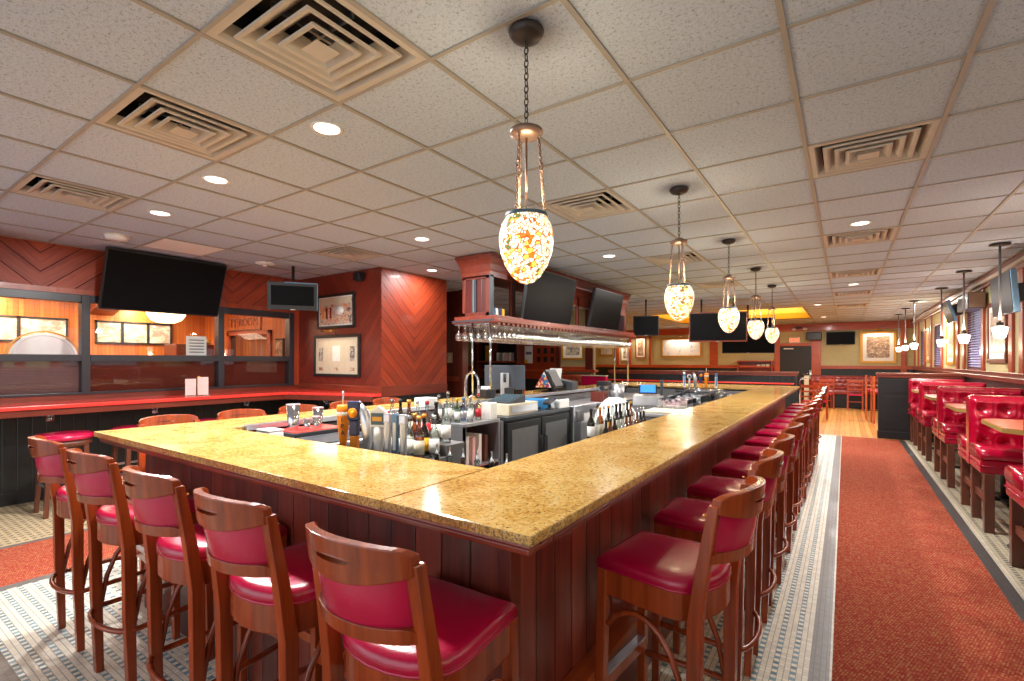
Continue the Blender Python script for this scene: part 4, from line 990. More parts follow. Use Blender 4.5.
for y in (4.50, 4.93, 6.22, 6.72, 8.02, 8.66):
    B().box(CX1 - .04, CX1, y, y + .06, 1.98, 2.46).build('post', 'mahog', hc, bevel=.003)
    B().box(CX0, CX0 + .04, y, y + .06, 1.98, 2.46).build('post', 'mahog', hc, bevel=.003)
B().box(CX1 - .02, CX1, 6.2, 8.66, 2.3, 2.46).build('upper_board', 'mahog_y', hc)
B().box(CX1 - .006, CX1 + .006, 4.98, 5.01, 1.98, 2.46).build('corner_strip', 'dark_grey', hc)
B().box(CX0 - .06, CX1 + .15, CY0 - .09, CY1 + .03, 1.935, 1.98).build('bottom_shelf', 'mahog_y', hc, bevel=.004); B().box(CX0 - .08, CX1 + .18, CY0 - .11, CY1 + .05, 1.900, 1.935).build('bottom_shelf', 'mahog_y', hc, bevel=.004)
B().box(CX0 - .073, CX1 + .14, CY0 - .116, CY0 - .11, 1.915, 1.935).build('end_strip', 'dark_grey', hc)
# dentil notches of the rack
dn0 = B().box(CX1 + .08, CX1 + .165, CY0 - .08, CY0 - .03, 1.872, 1.900).build('dentil_block', 'mahog_y', hc)
for i in range(1, 46):
    o = dn0.copy(); C.objects.link(o); o.parent = hc; o.location = (0, i * .096, 0)
b = B()
for i in range(46): b.box(CX0 - .07, CX1 + .10, CY0 - .07 + i * .098, CY0 - .056 + i * .098, 1.882, 1.900)
b.build('rack_grille', 'steel', hc)
for (x, y) in ((-3.58, 4.42), (-3.32, 4.42), (-3.58, 8.66), (-3.32, 8.66)):
    B().tube([(x, y, ZT + .001), (x, y, 1.900)], .012, 10).lathe([(.03, ZT), (.03, ZT + .01), (.016, ZT + .012)], 12, (x, y, 0)).build('support_post', 'chrome', hc)
for k, (y, mt) in enumerate([(4.42, 'blue'), (4.50, 'paper'), (4.57, 'navy'), (4.63, 'yellow')]):
    tag(B().box(-3.52, -3.42, y + .16, y + .215, 1.98, 2.10 - .01 * (k % 2)).build('small_carton', mt, bevel=.004), ['blue', 'white', 'navy', 'yellow'][k] + ' little carton on the shelf inside the hanging cabinet', 'box')
# hanging stemware
b = B(); prof = [(.036, .0), (.034, -.004), (.006, -.010), (.0045, -.03), (.0045, -.075), (.012, -.085), (.034, -.105), (.042, -.135), (.038, -.175), (.034, -.185)]
g0 = b.lathe(prof, 12, (0, 0, 0)).build('wine_glass', 'stem_glass')
tag(g0, 'clear stemmed glass hanging upside down from the rack under the cabinet', 'glass', 'wine glasses hanging in the rack')
first = True
for i in range(45):
    for j in range(6):
        x = CX0 - .04 + j * .102; y = CY0 - .02 + i * .096
        o = g0 if first else g0.copy()
        if not first: C.objects.link(o)
        first = False
        o.location = (x + random.uniform(-.005, .005), y + random.uniform(-.005, .005), 1.885)
        s = random.choice((.86, 1.0, 1.08)); o.scale = (s, s, 1)

# ================================================================== service side of the bar
eq = 'steel'
u = thing('steel_shelf_unit', 'open stainless shelf unit holding folded papers with clear bottles on top', 'shelf unit')
X0, X1, Y0, Y1 = -3.09, -2.68, 3.20, 3.72
B().box(X0, X1, Y0, Y1, .89, .92).build('top', 'steel', u, bevel=.003); B().box(X0, X1, Y0, Y0 + .02, 0, .89).build('side_panel', 'steel_dark', u); B().box(X0, X1, Y1 - .02, Y1, 0, .89).build('side_panel', 'steel', u)
B().box(X0, X0 + .02, Y0, Y1, 0, .89).build('back_panel', 'mahog_y', u); B().box(X0, X1, Y0, Y1, .52, .54).build('shelf', 'steel', u); B().box(X1 - .02, X1, Y0, Y0 + .025, 0, .89).build('front_post', 'steel', u)
for k in range(4): tag(B().box(-2.98, -2.72, 3.27 + .09 * k, 3.31 + .09 * k, .54, .80 - .02 * (k % 2)).build('folded_menu', ['paper', 'pink', 'paper', 'leg_wood'][k]), ['white folded menu standing in the steel shelf unit, closest to the tap handles', 'pinkish folded menu standing in the steel shelf unit', 'second white folded menu standing in the steel shelf unit', 'brown folder standing in the steel shelf unit'][k], 'menu')
tag(B().box(-2.66, -2.40, 3.25, 3.7, .40, .47).build('plastic_tray', 'red', bevel=.01), 'red plastic tray beside the open steel shelf unit', 'tray'); 
tag(B().box(-2.68, -2.38, 3.2, 3.75, 0, .40).build('storage_box', 'dark_grey'), 'dark crate carrying the red plastic tray', 'box')
u = thing('bottle_cooler', 'black two-door bottle cooler with grey door panels under the register', 'cooler')
X0, X1, Y0, Y1 = -3.09, -2.66, 3.80, 5.10
B().box(X0, X1 - .04, Y0, Y1, 0, .89).build('body', 'black', u, bevel=.004); B().box(X0, X1, Y0 - .01, Y1 + .01, .885, .92).build('top', 'dark_grey', u, bevel=.004)
B().box(X0, X1 - .03, Y0 - .05, Y0 - .01, 0, .89).build('side_panel', 'steel', u)
for k, (a, c) in enumerate(((Y0 + .02, (Y0 + Y1) / 2 - .01), ((Y0 + Y1) / 2 + .01, Y1 - .02))):
    d = B().box(X1 - .04, X1, a, c, .1, .86).build('door', 'black', u, bevel=.004); B().box(X1, X1 + .004, a + .07, c - .07, .17, .79).build('door_panel', 'steel_dark', d)
    hy = c - .04 if k == 0 else a + .04; B().tube([(X1, hy, .42), (X1 + .035, hy, .44), (X1 + .035, hy, .66), (X1, hy, .68)], .009, 6).build('handle', 'black', d)
u = thing('ice_machine', 'small stainless ice machine with a white notice beside the bottle cooler', 'ice machine')
B().box(-3.09, -2.64, 5.16, 5.80, .30, .93).build('body', 'steel', u, bevel=.01); B().box(-3.09, -2.60, 5.16, 5.80, 0, .27).build('base', 'steel_dark', u, bevel=.01); B().box(-2.64, -2.635, 5.42, 5.58, .62, .82).build('notice', 'paper', u); B().box(-2.64, -2.625, 5.22, 5.34, .74, .86).build('door_latch', 'steel_dark', u)
u = thing('back_work_counter', 'long stainless work counter past the ice machine', 'counter'); B().box(-3.09, -2.5, 5.86, 7.95, .88, .92).build('top', 'steel', u, bevel=.003)
for y in (5.9, 6.9, 7.9): B().box(-3.05, -2.55, y - .02, y + .02, 0, .88).build('leg_frame', 'steel_dark', u)
B().box(-3.09, -2.55, 5.9, 7.9, .3, .33).build('shelf', 'steel_dark', u)
# register on the cooler
u = thing('cash_register', 'cream cash drawer with dark slanted keyboard on the black bottle cooler', 'cash register', (-2.89, 4.15, .92))
B().box(-.17, .17, -.22, .32, 0, .11).build('drawer', 'cream', u, bevel=.004); B().box(.17, .176, -.19, .29, .02, .09).build('drawer_front', 'steel', u)
b = B(); b.add([(-.14, -.16, .11), (.14, -.16, .11), (.14, .12, .11), (-.14, .12, .11), (-.14, -.16, .13), (.14, -.16, .13), (.14, .12, .19), (-.14, .12, .19)], [(0, 3, 2, 1), (4, 5, 6, 7), (0, 1, 5, 4), (1, 2, 6, 5), (2, 3, 7, 6), (3, 0, 4, 7)]); kb = b.build('keyboard_base', 'dark_grey', u, bevel=.004)
b = B()
for i in range(7):
    for j in range(7): b.box(-.12 + i * .035, -.094 + i * .035, -.14 + j * .035, -.112 + j * .035, .13 + .06 * (j + .3) / 8, .142 + .06 * (j + .5) / 8)
b.build('keys', 'blue_green_bar', kb)
B().box(-.16, -.13, .16, .30, .11, .25).build('printer', 'tv_case', u, bevel=.005)
t = thing('grey_monitor', 'grey computer monitor seen from behind on the far arm of the bar', 'monitor', (-3.33, 4.72, ZT), math.radians(34))
B().box(-.24, .24, -.02, .02, .07, .36).build('casing', 'grey_monitor', t, bevel=.01); B().box(-.23, .23, .02, .025, .09, .35).build('screen', 'screen', t); B().box(-.05, .05, -.05, -.02, 0, .27).build('stand', 'steel', t, bevel=.008); B().box(-.13, .13, -.12, .06, 0, .012).build('foot', 'grey_monitor', t)
b = B(); b.lathe([(.015, 0), (.018, .1), (.01, .105)], 10, (0, -.06, .16)); b.build('logo_disc', 'dark_grey', t)
tag(B().box(-3.55, -3.28, 5.02, 5.07, ZT, ZT + .34).build('black_panel_board', 'black', bevel=.004), 'black upright board behind the grey monitor', 'board')
t = thing('order_terminal', 'black order terminal with tilted screen and bright promo card on its side', 'terminal', (-3.30, 5.72, ZT), math.radians(98))
b = B(); b.add([(-.18, -.10, .06), (-.18, .13, .06), (-.18, .0, .27), (-.165, -.10, .06), (-.165, .13, .06), (-.165, .0, .27)], [(0, 1, 2), (3, 5, 4), (0, 3, 4, 1), (1, 4, 5, 2), (2, 5, 3, 0)]); b.build('promo_card', 'colour_card', t)
b = B(); b.bar((0.0, -.13, .05), (0.0, .0, .29), .36, .035, (0, 1, .5)); b.build('screen_casing', 'tv_case', t, bevel=.008)
b = B(); b.bar((0.0, -.146, .075), (0.0, -.035, .275), .30, .008, (0, 1, .5)); b.build('screen', 'iron', t)
B().lathe([(.12, 0), (.12, .012), (.03, .02), (.03, .12)], 16).build('stand', 'tv_case', t)
t = thing('card_reader_box', 'dark grey slanted box beside the order terminal', 'box', (-3.3, 6.1, ZT), math.radians(10)); b = B(); b.add([(-.18, -.14, 0), (.18, -.14, 0), (.18, .14, 0), (-.18, .14, 0), (-.18, -.14, .17), (.18, -.14, .12), (.18, .14, .12), (-.18, .14, .17)], [(0, 3, 2, 1), (4, 5, 6, 7), (0, 1, 5, 4), (1, 2, 6, 5), (2, 3, 7, 6), (3, 0, 4, 7)]); b.build('body', 'dark_grey', t, bevel=.01); B().box(-.1, .1, -.146, -.14, .03, .09).build('slot_plate', 'tv_case', t)
tag(B().bar((-3.52, 6.22, ZT), (-3.52, 6.30, ZT + .30), .2, .006, (0, 1, 0)).build('menu_card', 'paper'), 'white menu card leaning up behind the dark slanted box', 'card')
tag(B().box(-3.02, -2.80, 4.62, 4.82, .92, 1.03).build('supply_box', 'blue', bevel=.004), 'bright blue box on the bottle cooler next to the register', 'box')
t = thing('receipt_printer', 'white receipt printer on the bottle cooler beside the blue box', 'printer', (-2.8, 4.96, .92)); B().box(-.14, .14, -.12, .12, 0, .10).build('body', 'white', t, bevel=.01); B().box(.0, .12, -.08, .08, .10, .105).build('paper_slot', 'black', t)
t = thing('card_terminal', 'black card payment terminal on a small stand in front of the blue box', 'terminal', (-2.72, 4.72, .92)); B().lathe([(.05, 0), (.05, .01), (.015, .02), (.015, .07)], 12).build('stand', 'black', t); B().bar((0, -.08, .07), (0, .08, .12), .08, .03, (0, 0, 1)).build('keypad', 'dark_grey', t, bevel=.004)
tag(B().lathe([(0, 0), (.03, 0), (.036, .09), (.034, .09), (.028, .01), (0, .01)], 14, (-3.02, 3.88, .92)).build('paper_cup', 'yellow'), 'small yellow cup beside the cream cash drawer', 'cup')
t = thing('telephone', 'black cordless telephone lying by the cream cash drawer', 'telephone', (-2.80, 4.62 - .1, .92)); B().bar((-.03, -.06, .012), (.03, .07, .03), .05, .022, (0, 0, 1)).build('handset', 'tv_case', t, bevel=.005); B().box(-.04, .04, -.02, .06, 0, .012).build('base', 'dark_grey', t, bevel=.003)
t = thing('label_printer', 'small black printer between the cream cash drawer and the grey monitor', 'printer', (-3.28, 4.28, ZT)); B().box(-.08, .08, -.09, .09, 0, .10).build('body', 'tv_case', t, bevel=.01); B().box(-.05, .05, -.02, .02, .10, .13).build('paper_roll', 'paper', t)
# gooseneck faucet
t = thing('gooseneck_faucet', 'tall chrome gooseneck faucet behind the clear bottles', 'faucet', (-3.02, 3.62, .92), math.radians(-10))
b = B(); P = [(0, 0, 0), (0, 0, .32)] + [(.095 - .095 * math.cos(a), 0, .32 + .11 * math.sin(a)) for a in [PI * i / 12 for i in range(1, 12)]] + [(.19, 0, .32), (.19, 0, .24)]; b.tube(P, .012, 10); b.build('spout', 'chrome', t); B().lathe([(.03, 0), (.03, .02), (.014, .03)], 12).build('base', 'chrome', t); B().tube([(0, 0, .06), (0, -.06, .09)], .006, 6).build('lever', 'chrome', t)

# bottles ------------------------------------------------------------
def make_bottle(glass, label_mat, cap, h=.29, r=.036, neck=.55, pour=False, name='liquor_bottle'):
    t = thing(name, 'x', 'bottle')
    B().lathe([(0, 0), (r * .96, 0), (r, .008), (r, h * neck), (r * .8, h * (neck + .08)), (r * .36, h * (neck + .2)), (r * .33, h * .93), (r * .4, h * .94), (r * .4, h * .965), (0, h * .965)], 14).build('body', glass, t)
    if label_mat: B().lathe([(r * 1.02, h * .12), (r * 1.02, h * (neck - .1))], 14).build('label_band', label_mat, t)
    if pour: B().lathe([(r * .3, h * .965), (r * .25, h * 1.0), (.004, h * 1.04), (.004, h * 1.14)], 8).build('pour_spout', 'chrome', t)
    else: B().lathe([(r * .45, h * .93), (r * .45, h * 1.02), (0, h * 1.02)], 10).build('cap', cap, t)
    return t
KIND = [('clear_glass', 'paper', 'chrome'), ('dark_glass', 'paper', 'black'), ('amber_glass', 'cream', 'gold'), ('green_glass', 'paper', 'yellow'), ('blue_glass', 'steel', 'blue'), ('clear_glass', 'red', 'red'), ('dark_glass', 'yellow', 'orange')]
KN = ['clear', 'black', 'amber', 'green', 'blue tinted', 'red labelled clear', 'yellow labelled dark']
protos = {}
def bottle(k, loc, label, group, pour=False, s=1.0):
    key = (k, pour)
    if key not in protos:
        protos[key] = make_bottle(KIND[k][0], KIND[k][1], KIND[k][2], pour=pour); o = protos[key]; o.location = loc; o['label'] = label; o['group'] = group
    else: o = dup(protos[key], loc, random.uniform(0, 6), label, group)
    o.scale = (s, s, s); return o
# clear bottles on the steel unit
for k, (x, y, kk, s) in enumerate([(-3.03, 3.26, 0, .8), (-2.95, 3.36, 0, .7), (-2.92, 3.26, 0, .92), (-2.86, 3.40, 4, .7), (-2.82, 3.27, 3, .72), (-2.75, 3.36, 0, .75), (-2.78, 3.52, 5, .8), (-2.90, 3.56, 0, .72)]):
    bottle(kk, (x, y, .92), '%s bottle on the open steel shelf unit, %s counted from the tap handles' % (KN[kk], ORD[k]), 'bottles on the steel shelf unit', s=s)
tag(B().box(-2.82, -2.70, 3.60, 3.70, .92, 1.07).build('white_carton', 'paper', bevel=.004), 'small white carton behind the bottles on the steel shelf unit', 'box')
# liquor cluster behind the front taps
u = thing('liquor_step_shelf', 'dark stepped steel shelf carrying liquor bottles behind the tap handles', 'shelf'); B().box(-2.80, -2.14, 2.16, 2.37, .0, .84).build('lower_step', 'steel_dark', u, bevel=.004); B().box(-2.80, -2.14, 2.38, 2.56, 0, .91).build('upper_step', 'steel_dark', u, bevel=.004)
n_ = 0
for r_, (y, z) in enumerate(((2.21, .84), (2.315, .84), (2.46, .91))):
    for i in range(7):
        kk = [1, 6, 5, 2, 1, 0, 2, 1, 5, 0, 1, 2, 6, 0, 0, 1, 2, 0, 5, 1, 0, 4, 6, 2][n_ % 24]; n_ += 1
        bottle(kk, (-2.75 + i * .088 + .03 * (r_ % 2), y, z), '%s liquor bottle, %s in the %s row behind the tap handles' % (KN[kk], ORD[i], ['front', 'middle', 'back'][r_]), 'liquor bottles on the stepped shelf', s=.92)
# speed rail with pour spouts along the front counter
u = thing('speed_rail', 'steel bottle trough fixed inside the short bar side', 'rack'); B().box(-1.66, -1.16, 1.66, 1.80, .72, .735).build('trough', 'steel', u); B().box(-1.66, -1.16, 1.80, 1.806, .72, .86).build('front_lip', 'steel', u); B().box(-1.66, -1.16, 1.52, 1.66, .70, .75).build('wall_bracket', 'steel_dark', u)
for i in range(6):
    kk = [1, 5, 2, 0, 1, 2, 6, 0, 4][i]; bottle(kk, (-1.62 + i * .082, 1.73, .735), '%s bottle with pour spout, %s from the taps inside the short bar side' % (KN[kk], ORD[i]), 'pour bottles in the speed rail', True, .98)
t = thing('steel_ice_bin', 'stainless ice bin with sloped lid between the tap handles and the steel shelf unit', 'bin', (0, 0, 0))
b = B(); b.add([(-1.95, 1.95, .5), (-1.35, 1.95, .5), (-1.35, 2.45, .5), (-1.95, 2.45, .5), (-1.95, 1.95, .70), (-1.35, 1.95, .70), (-1.35, 2.45, .74), (-1.95, 2.45, .74)], [(0, 3, 2, 1), (4, 5, 6, 7), (0, 1, 5, 4), (1, 2, 6, 5), (2, 3, 7, 6), (3, 0, 4, 7)]); b.build('body', 'steel', t, bevel=.004); B().box(-1.9, -1.4, 2.0, 2.4, 0, .5).build('base', 'steel_dark', t)
# front tap tower and handles
def tap_tower(x0, x1, y, ztop, label):
    t = thing('tap_tower', label, 'tap tower'); b = B(); b.tube([(x0, y, ztop - .05), (x1, y, ztop - .05)], .035, 14); b.build('crossbar', 'chrome', t)
    for x in (x0 + .08, x1 - .08): B().tube([(x, y, .55), (x, y, ztop - .05)], .03, 12).lathe([(.07, .55), (.07, .57), (.03, .58)], 14, (x, y, 0)).build('column', 'chrome', t)
    B().box(x0 - .05, x1 + .05, y - .12, y + .2, .5, .55).build('drip_tray', 'steel', t)
    B().box(x0, x1, y - .05, y + .15, 0, .5).build('pedestal', 'steel_dark', t)
    return t
tap_tower(-2.27, -1.72, 1.66, 1.0, 'chrome tap tower behind the short side of the bar')
def beer_tap(x, y, z, kind, label, h=.24, s=1):
    t = thing('beer_tap', label, 'beer tap handle', (x, y, z)); 
    B().tube([(0, 0, -.05), (0, 0, .02)], .009, 8).tube([(0, 0, -.03), (0, -.05, -.04), (0, -.06, -.09)], .008, 6).build('faucet', 'chrome', t)
    if kind == 'ipa':
        B().lathe([(.014, 0), (.02, .03), (.030, .13), (.034, .20), (.030, .225), (0, .228)], 14).build('grip', 'orange', t)
        B().tube([(0, 0, .22), (0, 0, .30)], .005, 6).build('tip_rod', 'steel', t); B().lathe([(.0325, .17), (.0345, .18), (.0335, .19)], 14).build('white_band', 'paper', t)
        for i, ch in enumerate('IPA'): text_mesh('lettering', ch, .034, 'navy', t, (.012, -.0335 + .004 * i, .15 - .036 * i), (PI / 2, 0, .35), .003)
    elif kind == 'navy':
        B().box(-.02, .02, -.016, .016, 0, .07).build('grip_base', 'orange', t, bevel=.004); B().box(-.024, .024, -.016, .016, .07, .15).build('grip', 'navy', t, bevel=.006); B().box(-.034, .034, -.018, .018, .15, .25).build('head', 'navy', t, bevel=.008)
        b = B(); b.lathe([(0, -.004), (.026, -.003), (.026, .003), (0, .004)], 16); o = b.build('round_badge', 'orange', t); o.rotation_euler = (PI / 2, 0, 0); o.location = (0, -.02, .19)
        b = B(); b.lathe([(0, -.003), (.012, -.002), (.012, .002), (0, .003)], 12); o = b.build('badge_mark', 'yellow', t); o.rotation_euler = (PI / 2, 0, 0); o.location = (0, -.025, .19)
    elif kind == 'silver':
        b = B(); pts = [(0, 0, 0), (.004, 0, .06), (.0, 0, .14), (-.018, 0, .2), (-.03, 0, .24)]; b.tube(pts, [.016, .026, .032, .024, .006], 10); b.build('grip', 'steel', t)
    elif kind == 'badge':
        B().lathe([(.016, 0), (.022, .02), (.03, .08), (.026, .13)], 12).build('grip', 'white', t); b = B(); b.prism([(-.042, -.014), (.042, -.014), (.042, .014), (-.042, .014)], .13, .205); b.add([(-.042, -.014, .205), (.042, -.014, .205), (.042, .014, .205), (-.042, .014, .205), (0, -.014, .235), (0, .014, .235)], [(0, 1, 4), (1, 2, 5, 4), (2, 3, 5), (3, 0, 4, 5)]); b.build('head', 'white', t); B().box(-.034, .034, -.018, -.014, .142, .2).build('badge_plate', 'blue_green_bar', t); B().box(-.026, .026, -.02, -.018, .160, .182).build('badge_stripe', 'gold', t)
    elif kind == 'round':
        B().tube([(0, 0, 0), (0, 0, .14)], [.014, .012], 8).build('grip', 'white', t); b = B(); b.lathe([(0, -.01), (.036, -.01), (.036, .01), (0, .01)], 18); o = b.build('disc', 'white', t); o.rotation_euler = (PI / 2, 0, 0); o.location = (0, 0, .17); b = B(); b.lathe([(0, -.003), (.02, -.003), (.02, .003), (0, .003)], 14); o = b.build('disc_mark', 'blue_green_bar', t); o.rotation_euler = (PI / 2, 0, 0); o.location = (0, -.012, .17)
    else:
        B().box(-.017, .017, -.013, .013, 0, .21).build('grip', kind, t, bevel=.006); B().box(-.008, .008, -.016, -.013, .03, .18).build('lettering_strip', 'paper' if kind != 'white' else 'blue', t); B().box(-.02, .02, -.016, .016, .17, .225).build('head', 'tv_blue' if kind == 'white' else kind, t, bevel=.006)
    for c in t.children:
        pass
    t.scale = (s, s, s); t.rotation_euler = (0, 0, .4); return t
ty = 1.64; hz = 1.0
for x, k, lab in [(-2.215, 'ipa', 'orange tapered tap handle lettered IPA behind the short bar side'), (-2.12, 'navy', 'navy and orange tap handle with round orange badge behind the short bar side'), (-2.02, 'silver', 'curved silver tap handle behind the short bar side'),
                  (-1.93, 'badge', 'white tap handle with house shaped badge head behind the short bar side'), (-1.865, 'steel', 'slim steel grey tap handle beside the white badge handle'), (-1.81, 'navy_slim', 'dark blue slim tap handle with white lettering strip'), (-1.755, 'steel', 'last slim silver tap handle beside the liquor bottles')]:
    kk = 'tv_blue' if k == 'navy_slim' else k
    beer_tap(x, ty, hz, kk, lab, s=1.0 if k in ('ipa', 'navy', 'silver', 'badge') else .9)
tap_tower(-2.2, -1.5, 7.80, 1.05, 'chrome tap tower at the far end of the bar')
for x, k, lab in [(-2.07, 'white', 'white and blue tap handle at the far tap tower'), (-1.99, 'round', 'white tap handle with round disc head at the far tap tower'), (-1.905, 'silver', 'curved silver tap handle at the far tap tower'), (-1.82, 'navy', 'navy and orange badge tap handle at the far tap tower'), (-1.74, 'ipa', 'orange tap handle with metal tip at the far tap tower'), (-1.60, 'white', 'pale blue headed tap handle standing apart at the far tap tower')]:
    beer_tap(x, 7.78, 1.05, k, lab)
# drainboard, mat, shakers
u = thing('drainboard', 'stainless drainboard and sink inside the near bar corner', 'sink'); B().box(-3.09, -2.42, 1.55, 2.13, .96, .985).build('board', 'steel', u, bevel=.004); B().box(-3.05, -2.44, 1.56, 2.12, 0, .955).build('cabinet', 'steel_dark', u)
B().box(-2.74, -2.46, 1.60, 2.08, .985, .99).build('basin', 'dark_grey', u); B().tube([(-2.6, 2.1, .985), (-2.6, 2.1, 1.04), (-2.6, 1.95, 1.04)], .012, 8).build('faucet', 'chrome', u)
t = thing('bar_mat', 'black rubber bar mat with red edge holding the shaker tins', 'mat', (-2.93, 1.86, .985)); B().box(-.14, .14, -.15, .25, 0, .025).build('mat', 'black', t, bevel=.004); B().box(-.12, .12, -.13, .23, .025, .03).build('red_inlay', 'red_counter', t)
def tin(x, y, h, r, lab):
    t = thing('shaker_tin', lab, 'cocktail shaker', (x, y, 1.015)); B().lathe([(0, 0), (r * .72, 0), (r * .76, .01), (r, h), (r * .97, h), (r * .72, .015), (0, .015)], 20).build('cup', 'chrome', t); B().lathe([(r * 1.0, h - .006), (r * 1.06, h - .002), (r * 1.0, h + .002)], 20).build('rim', 'steel', t)
tin(-2.96, 1.81, .165, .042, 'tall stainless shaker tin on the bar mat'); tin(-2.90, 1.87, .07, .022, 'small steel jigger beside the tall shaker tin'); tin(-2.89, 1.93, .08, .025, 'second small steel jigger on the bar mat'); tin(-2.96, 1.99, .13, .036, 'shorter shaker tin at the end of the bar mat')
t = thing('napkin_pile', 'square pile of white paper napkins near the bar corner', 'napkins', (-2.90, 1.62, .985)); 
b = B(); b.box(-.075, .075, -.05, .05, 0, .05); b.build('napkin_block', 'paper', t, bevel=.012); B().box(-.07, .075, -.048, .05, .05, .06).build('top_napkin', 'white', t, bevel=.004)
tag(B().box(-3.28, -3.14, 3.2, 3.36, ZT, ZT + .07).build('napkin_box', 'paper', bevel=.006), 'white box of napkins on the far arm of the bar by the clear bottles', 'box')
# bottle rack along the aisle side, inside
u = thing('tiered_bottle_rack', 'three-tier steel rack full of small bottles inside the aisle side of the bar', 'rack')
for k, (x0, x1, z) in enumerate([(-1.62, -1.50, .61), (-1.76, -1.63, .69), (-1.90, -1.77, .77)]): B().box(x0, x1, 3.85, 4.95, z - .03, z).build('tier', 'steel', u, bevel=.003)
B().box(-1.88, -1.52, 3.85, 4.95, 0, .56).build('cabinet', 'steel_dark', u); B().box(-1.88, -1.64, 3.86, 4.94, .56, .65).build('riser', 'steel_dark', u); B().box(-1.88, -1.78, 3.87, 4.93, .65, .74).build('riser', 'steel_dark', u)
for r_, (x, z) in enumerate(((-1.56, .61), (-1.695, .69), (-1.835, .77))):
    for i in range(11):
        kk = random.choice([0, 1, 2, 2, 5, 6, 0, 1]); bottle(kk, (x, 3.91 + i * .095, z), '%s bottle, %s in the %s tier of the rack inside the aisle side' % (KN[kk], ORD[i], ['lowest', 'middle', 'top'][r_]), 'bottles in the three-tier rack', r_ == 1, .92)
# cutting board, fruit tub, bins
u = thing('prep_counter', 'low stainless prep counter past the bottle rack', 'counter'); B().box(-1.99, -1.3, 5.45, 7.30, .83, .86).build('top', 'steel', u, bevel=.003); B().box(-1.95, -1.35, 5.5, 7.3, 0, .83).build('cabinet', 'steel_dark', u)
tag(B().box(-1.95, -1.45, 5.52, 5.95, .86, .885).build('cutting_board', 'cream', bevel=.006), 'pale cutting board at the near end of the prep counter', 'cutting board')
def bin_(x0, x1, y0, y1, h, lab, fill):
    t = thing('clear_bin', lab, 'bin', (0, 0, .862)); b = B(); w = .006
    b.box(x0, x1, y0, y0 + w, 0, h).box(x0, x1, y1 - w, y1, 0, h).box(x0, x0 + w, y0, y1, 0, h).box(x1 - w, x1, y0, y1, 0, h).box(x0, x1, y0, y1, 0, w); b.build('walls', 'bin_clear', t)
    b = B(); n = 60
    for i in range(n):
        a, c, d = random.uniform(x0 + .04, x1 - .04), random.uniform(y0 + .04, y1 - .04), random.uniform(.02, h * .8); r = .022
        b.lathe([(0, -r), (r * .8, -r * .6), (r, 0), (r * .8, r * .6), (0, r)], 6, (a, c, d))
    o = b.build('contents', fill, t); o['kind'] = 'stuff'
bin_(-1.92, -1.55, 5.98, 6.4, .13, 'clear tub of orange sugar packets on the prep counter', 'pink'); bin_(-1.92, -1.5, 6.44, 6.8, .15, 'clear tub of white packets on the prep counter, beside the orange one', 'paper'); bin_(-1.92, -1.5, 6.84, 7.25, .15, 'clear tub of pale straws on the prep counter, closest to the far taps', 'steel')
t = thing('linen_pile', 'crumpled heap of white bar towels on the work counter', 'towels', (-2.22, 5.35, .78)); b = B()
def hp(u_, v_):
    a = 2 * PI * u_; r = (1 - v_); return (.24 * r * math.cos(a) * (1 + .15 * math.sin(3 * a)), .40 * r * math.sin(a), .25 * (1 - r ** 2.2) + .02 * math.sin(9 * a) * r * (1 - r) * 4)
b.grid(hp, 32, 8); b.build('towels', 'paper', t); B().box(-.22, .20, -.42, .42, -.78, .0).build('linen_bin', 'steel_dark', t)
for k in range(5):
    t = thing('pint_glass', 'x', 'glass', (-1.55 - .085 * (k % 2), 7.40 + .085 * (k // 2), .86)) if k == 0 else None
    if k == 0: B().lathe([(0, 0), (.03, 0), (.042, .15), (.04, .15), (.028, .01), (0, .01)], 14).build('tumbler', 'stem_glass', t); pg = t; t['label'] = 'clear pint glass standing by the far tap tower'; t['group'] = 'pint glasses by the far taps'
    else: dup(pg, (-1.38 - .085 * (k % 2), 7.40 + .085 * (k // 2), .86), 0)
tag(B().box(-1.6, -1.3, 7.36, 7.66, .80, .86).build('glass_shelf', 'steel'), 'small steel shelf for pint glasses by the far taps', 'shelf')
for (a, c, d, e, z0, z1) in [(-1.62, -1.28, 7.36, 7.66, 0, .80)]: tag(B().box(a, c, d, e, z0, z1).build('steel_cabinet', 'steel_dark'), 'steel cabinet under the pint glass shelf by the far taps', 'cabinet')
pg.location = (-1.38, 7.62, .86)
# second terminal
t = thing('order_terminal', 'order terminal with lit blue screen on a steel box in the middle of the bar', 'terminal', (-2.24, 6.6, 0), math.radians(18)); B().box(-.2, .2, -.2, .2, .0, .86).build('pedestal', 'steel_dark', t); B().box(-.2, .2, -.2, .2, .86, .99).build('cash_drawer', 'steel', t, bevel=.006)
b = B(); b.bar((0, -.10, 1.02), (0, .03, 1.12), .24, .03, (0, -1, .8)); b.build('screen_casing', 'tv_case', t, bevel=.006); b = B(); b.bar((0, -.118, 1.035), (0, .005, 1.128), .20, .006, (0, -1, .8)); b.build('screen', 'screen_blue', t); B().box(.16, .2, -.05, .05, .99, 1.2).build('receipt_printer', 'dark_grey', t, bevel=.005)
tag(B().box(-2.80, -2.62, 5.95, 6.12, .92, 1.05).build('drawer_box', 'mahog'), 'little dark red drawer box on the work counter', 'box')
tag(B().lathe([(0, 0), (.10, 0), (.11, .01), (.11, .22), (.10, .22), (.10, .02), (0, .02)], 20, (-2.66, 6.5, .92)).build('stock_pot', 'steel'), 'round steel pot on the work counter', 'pot')
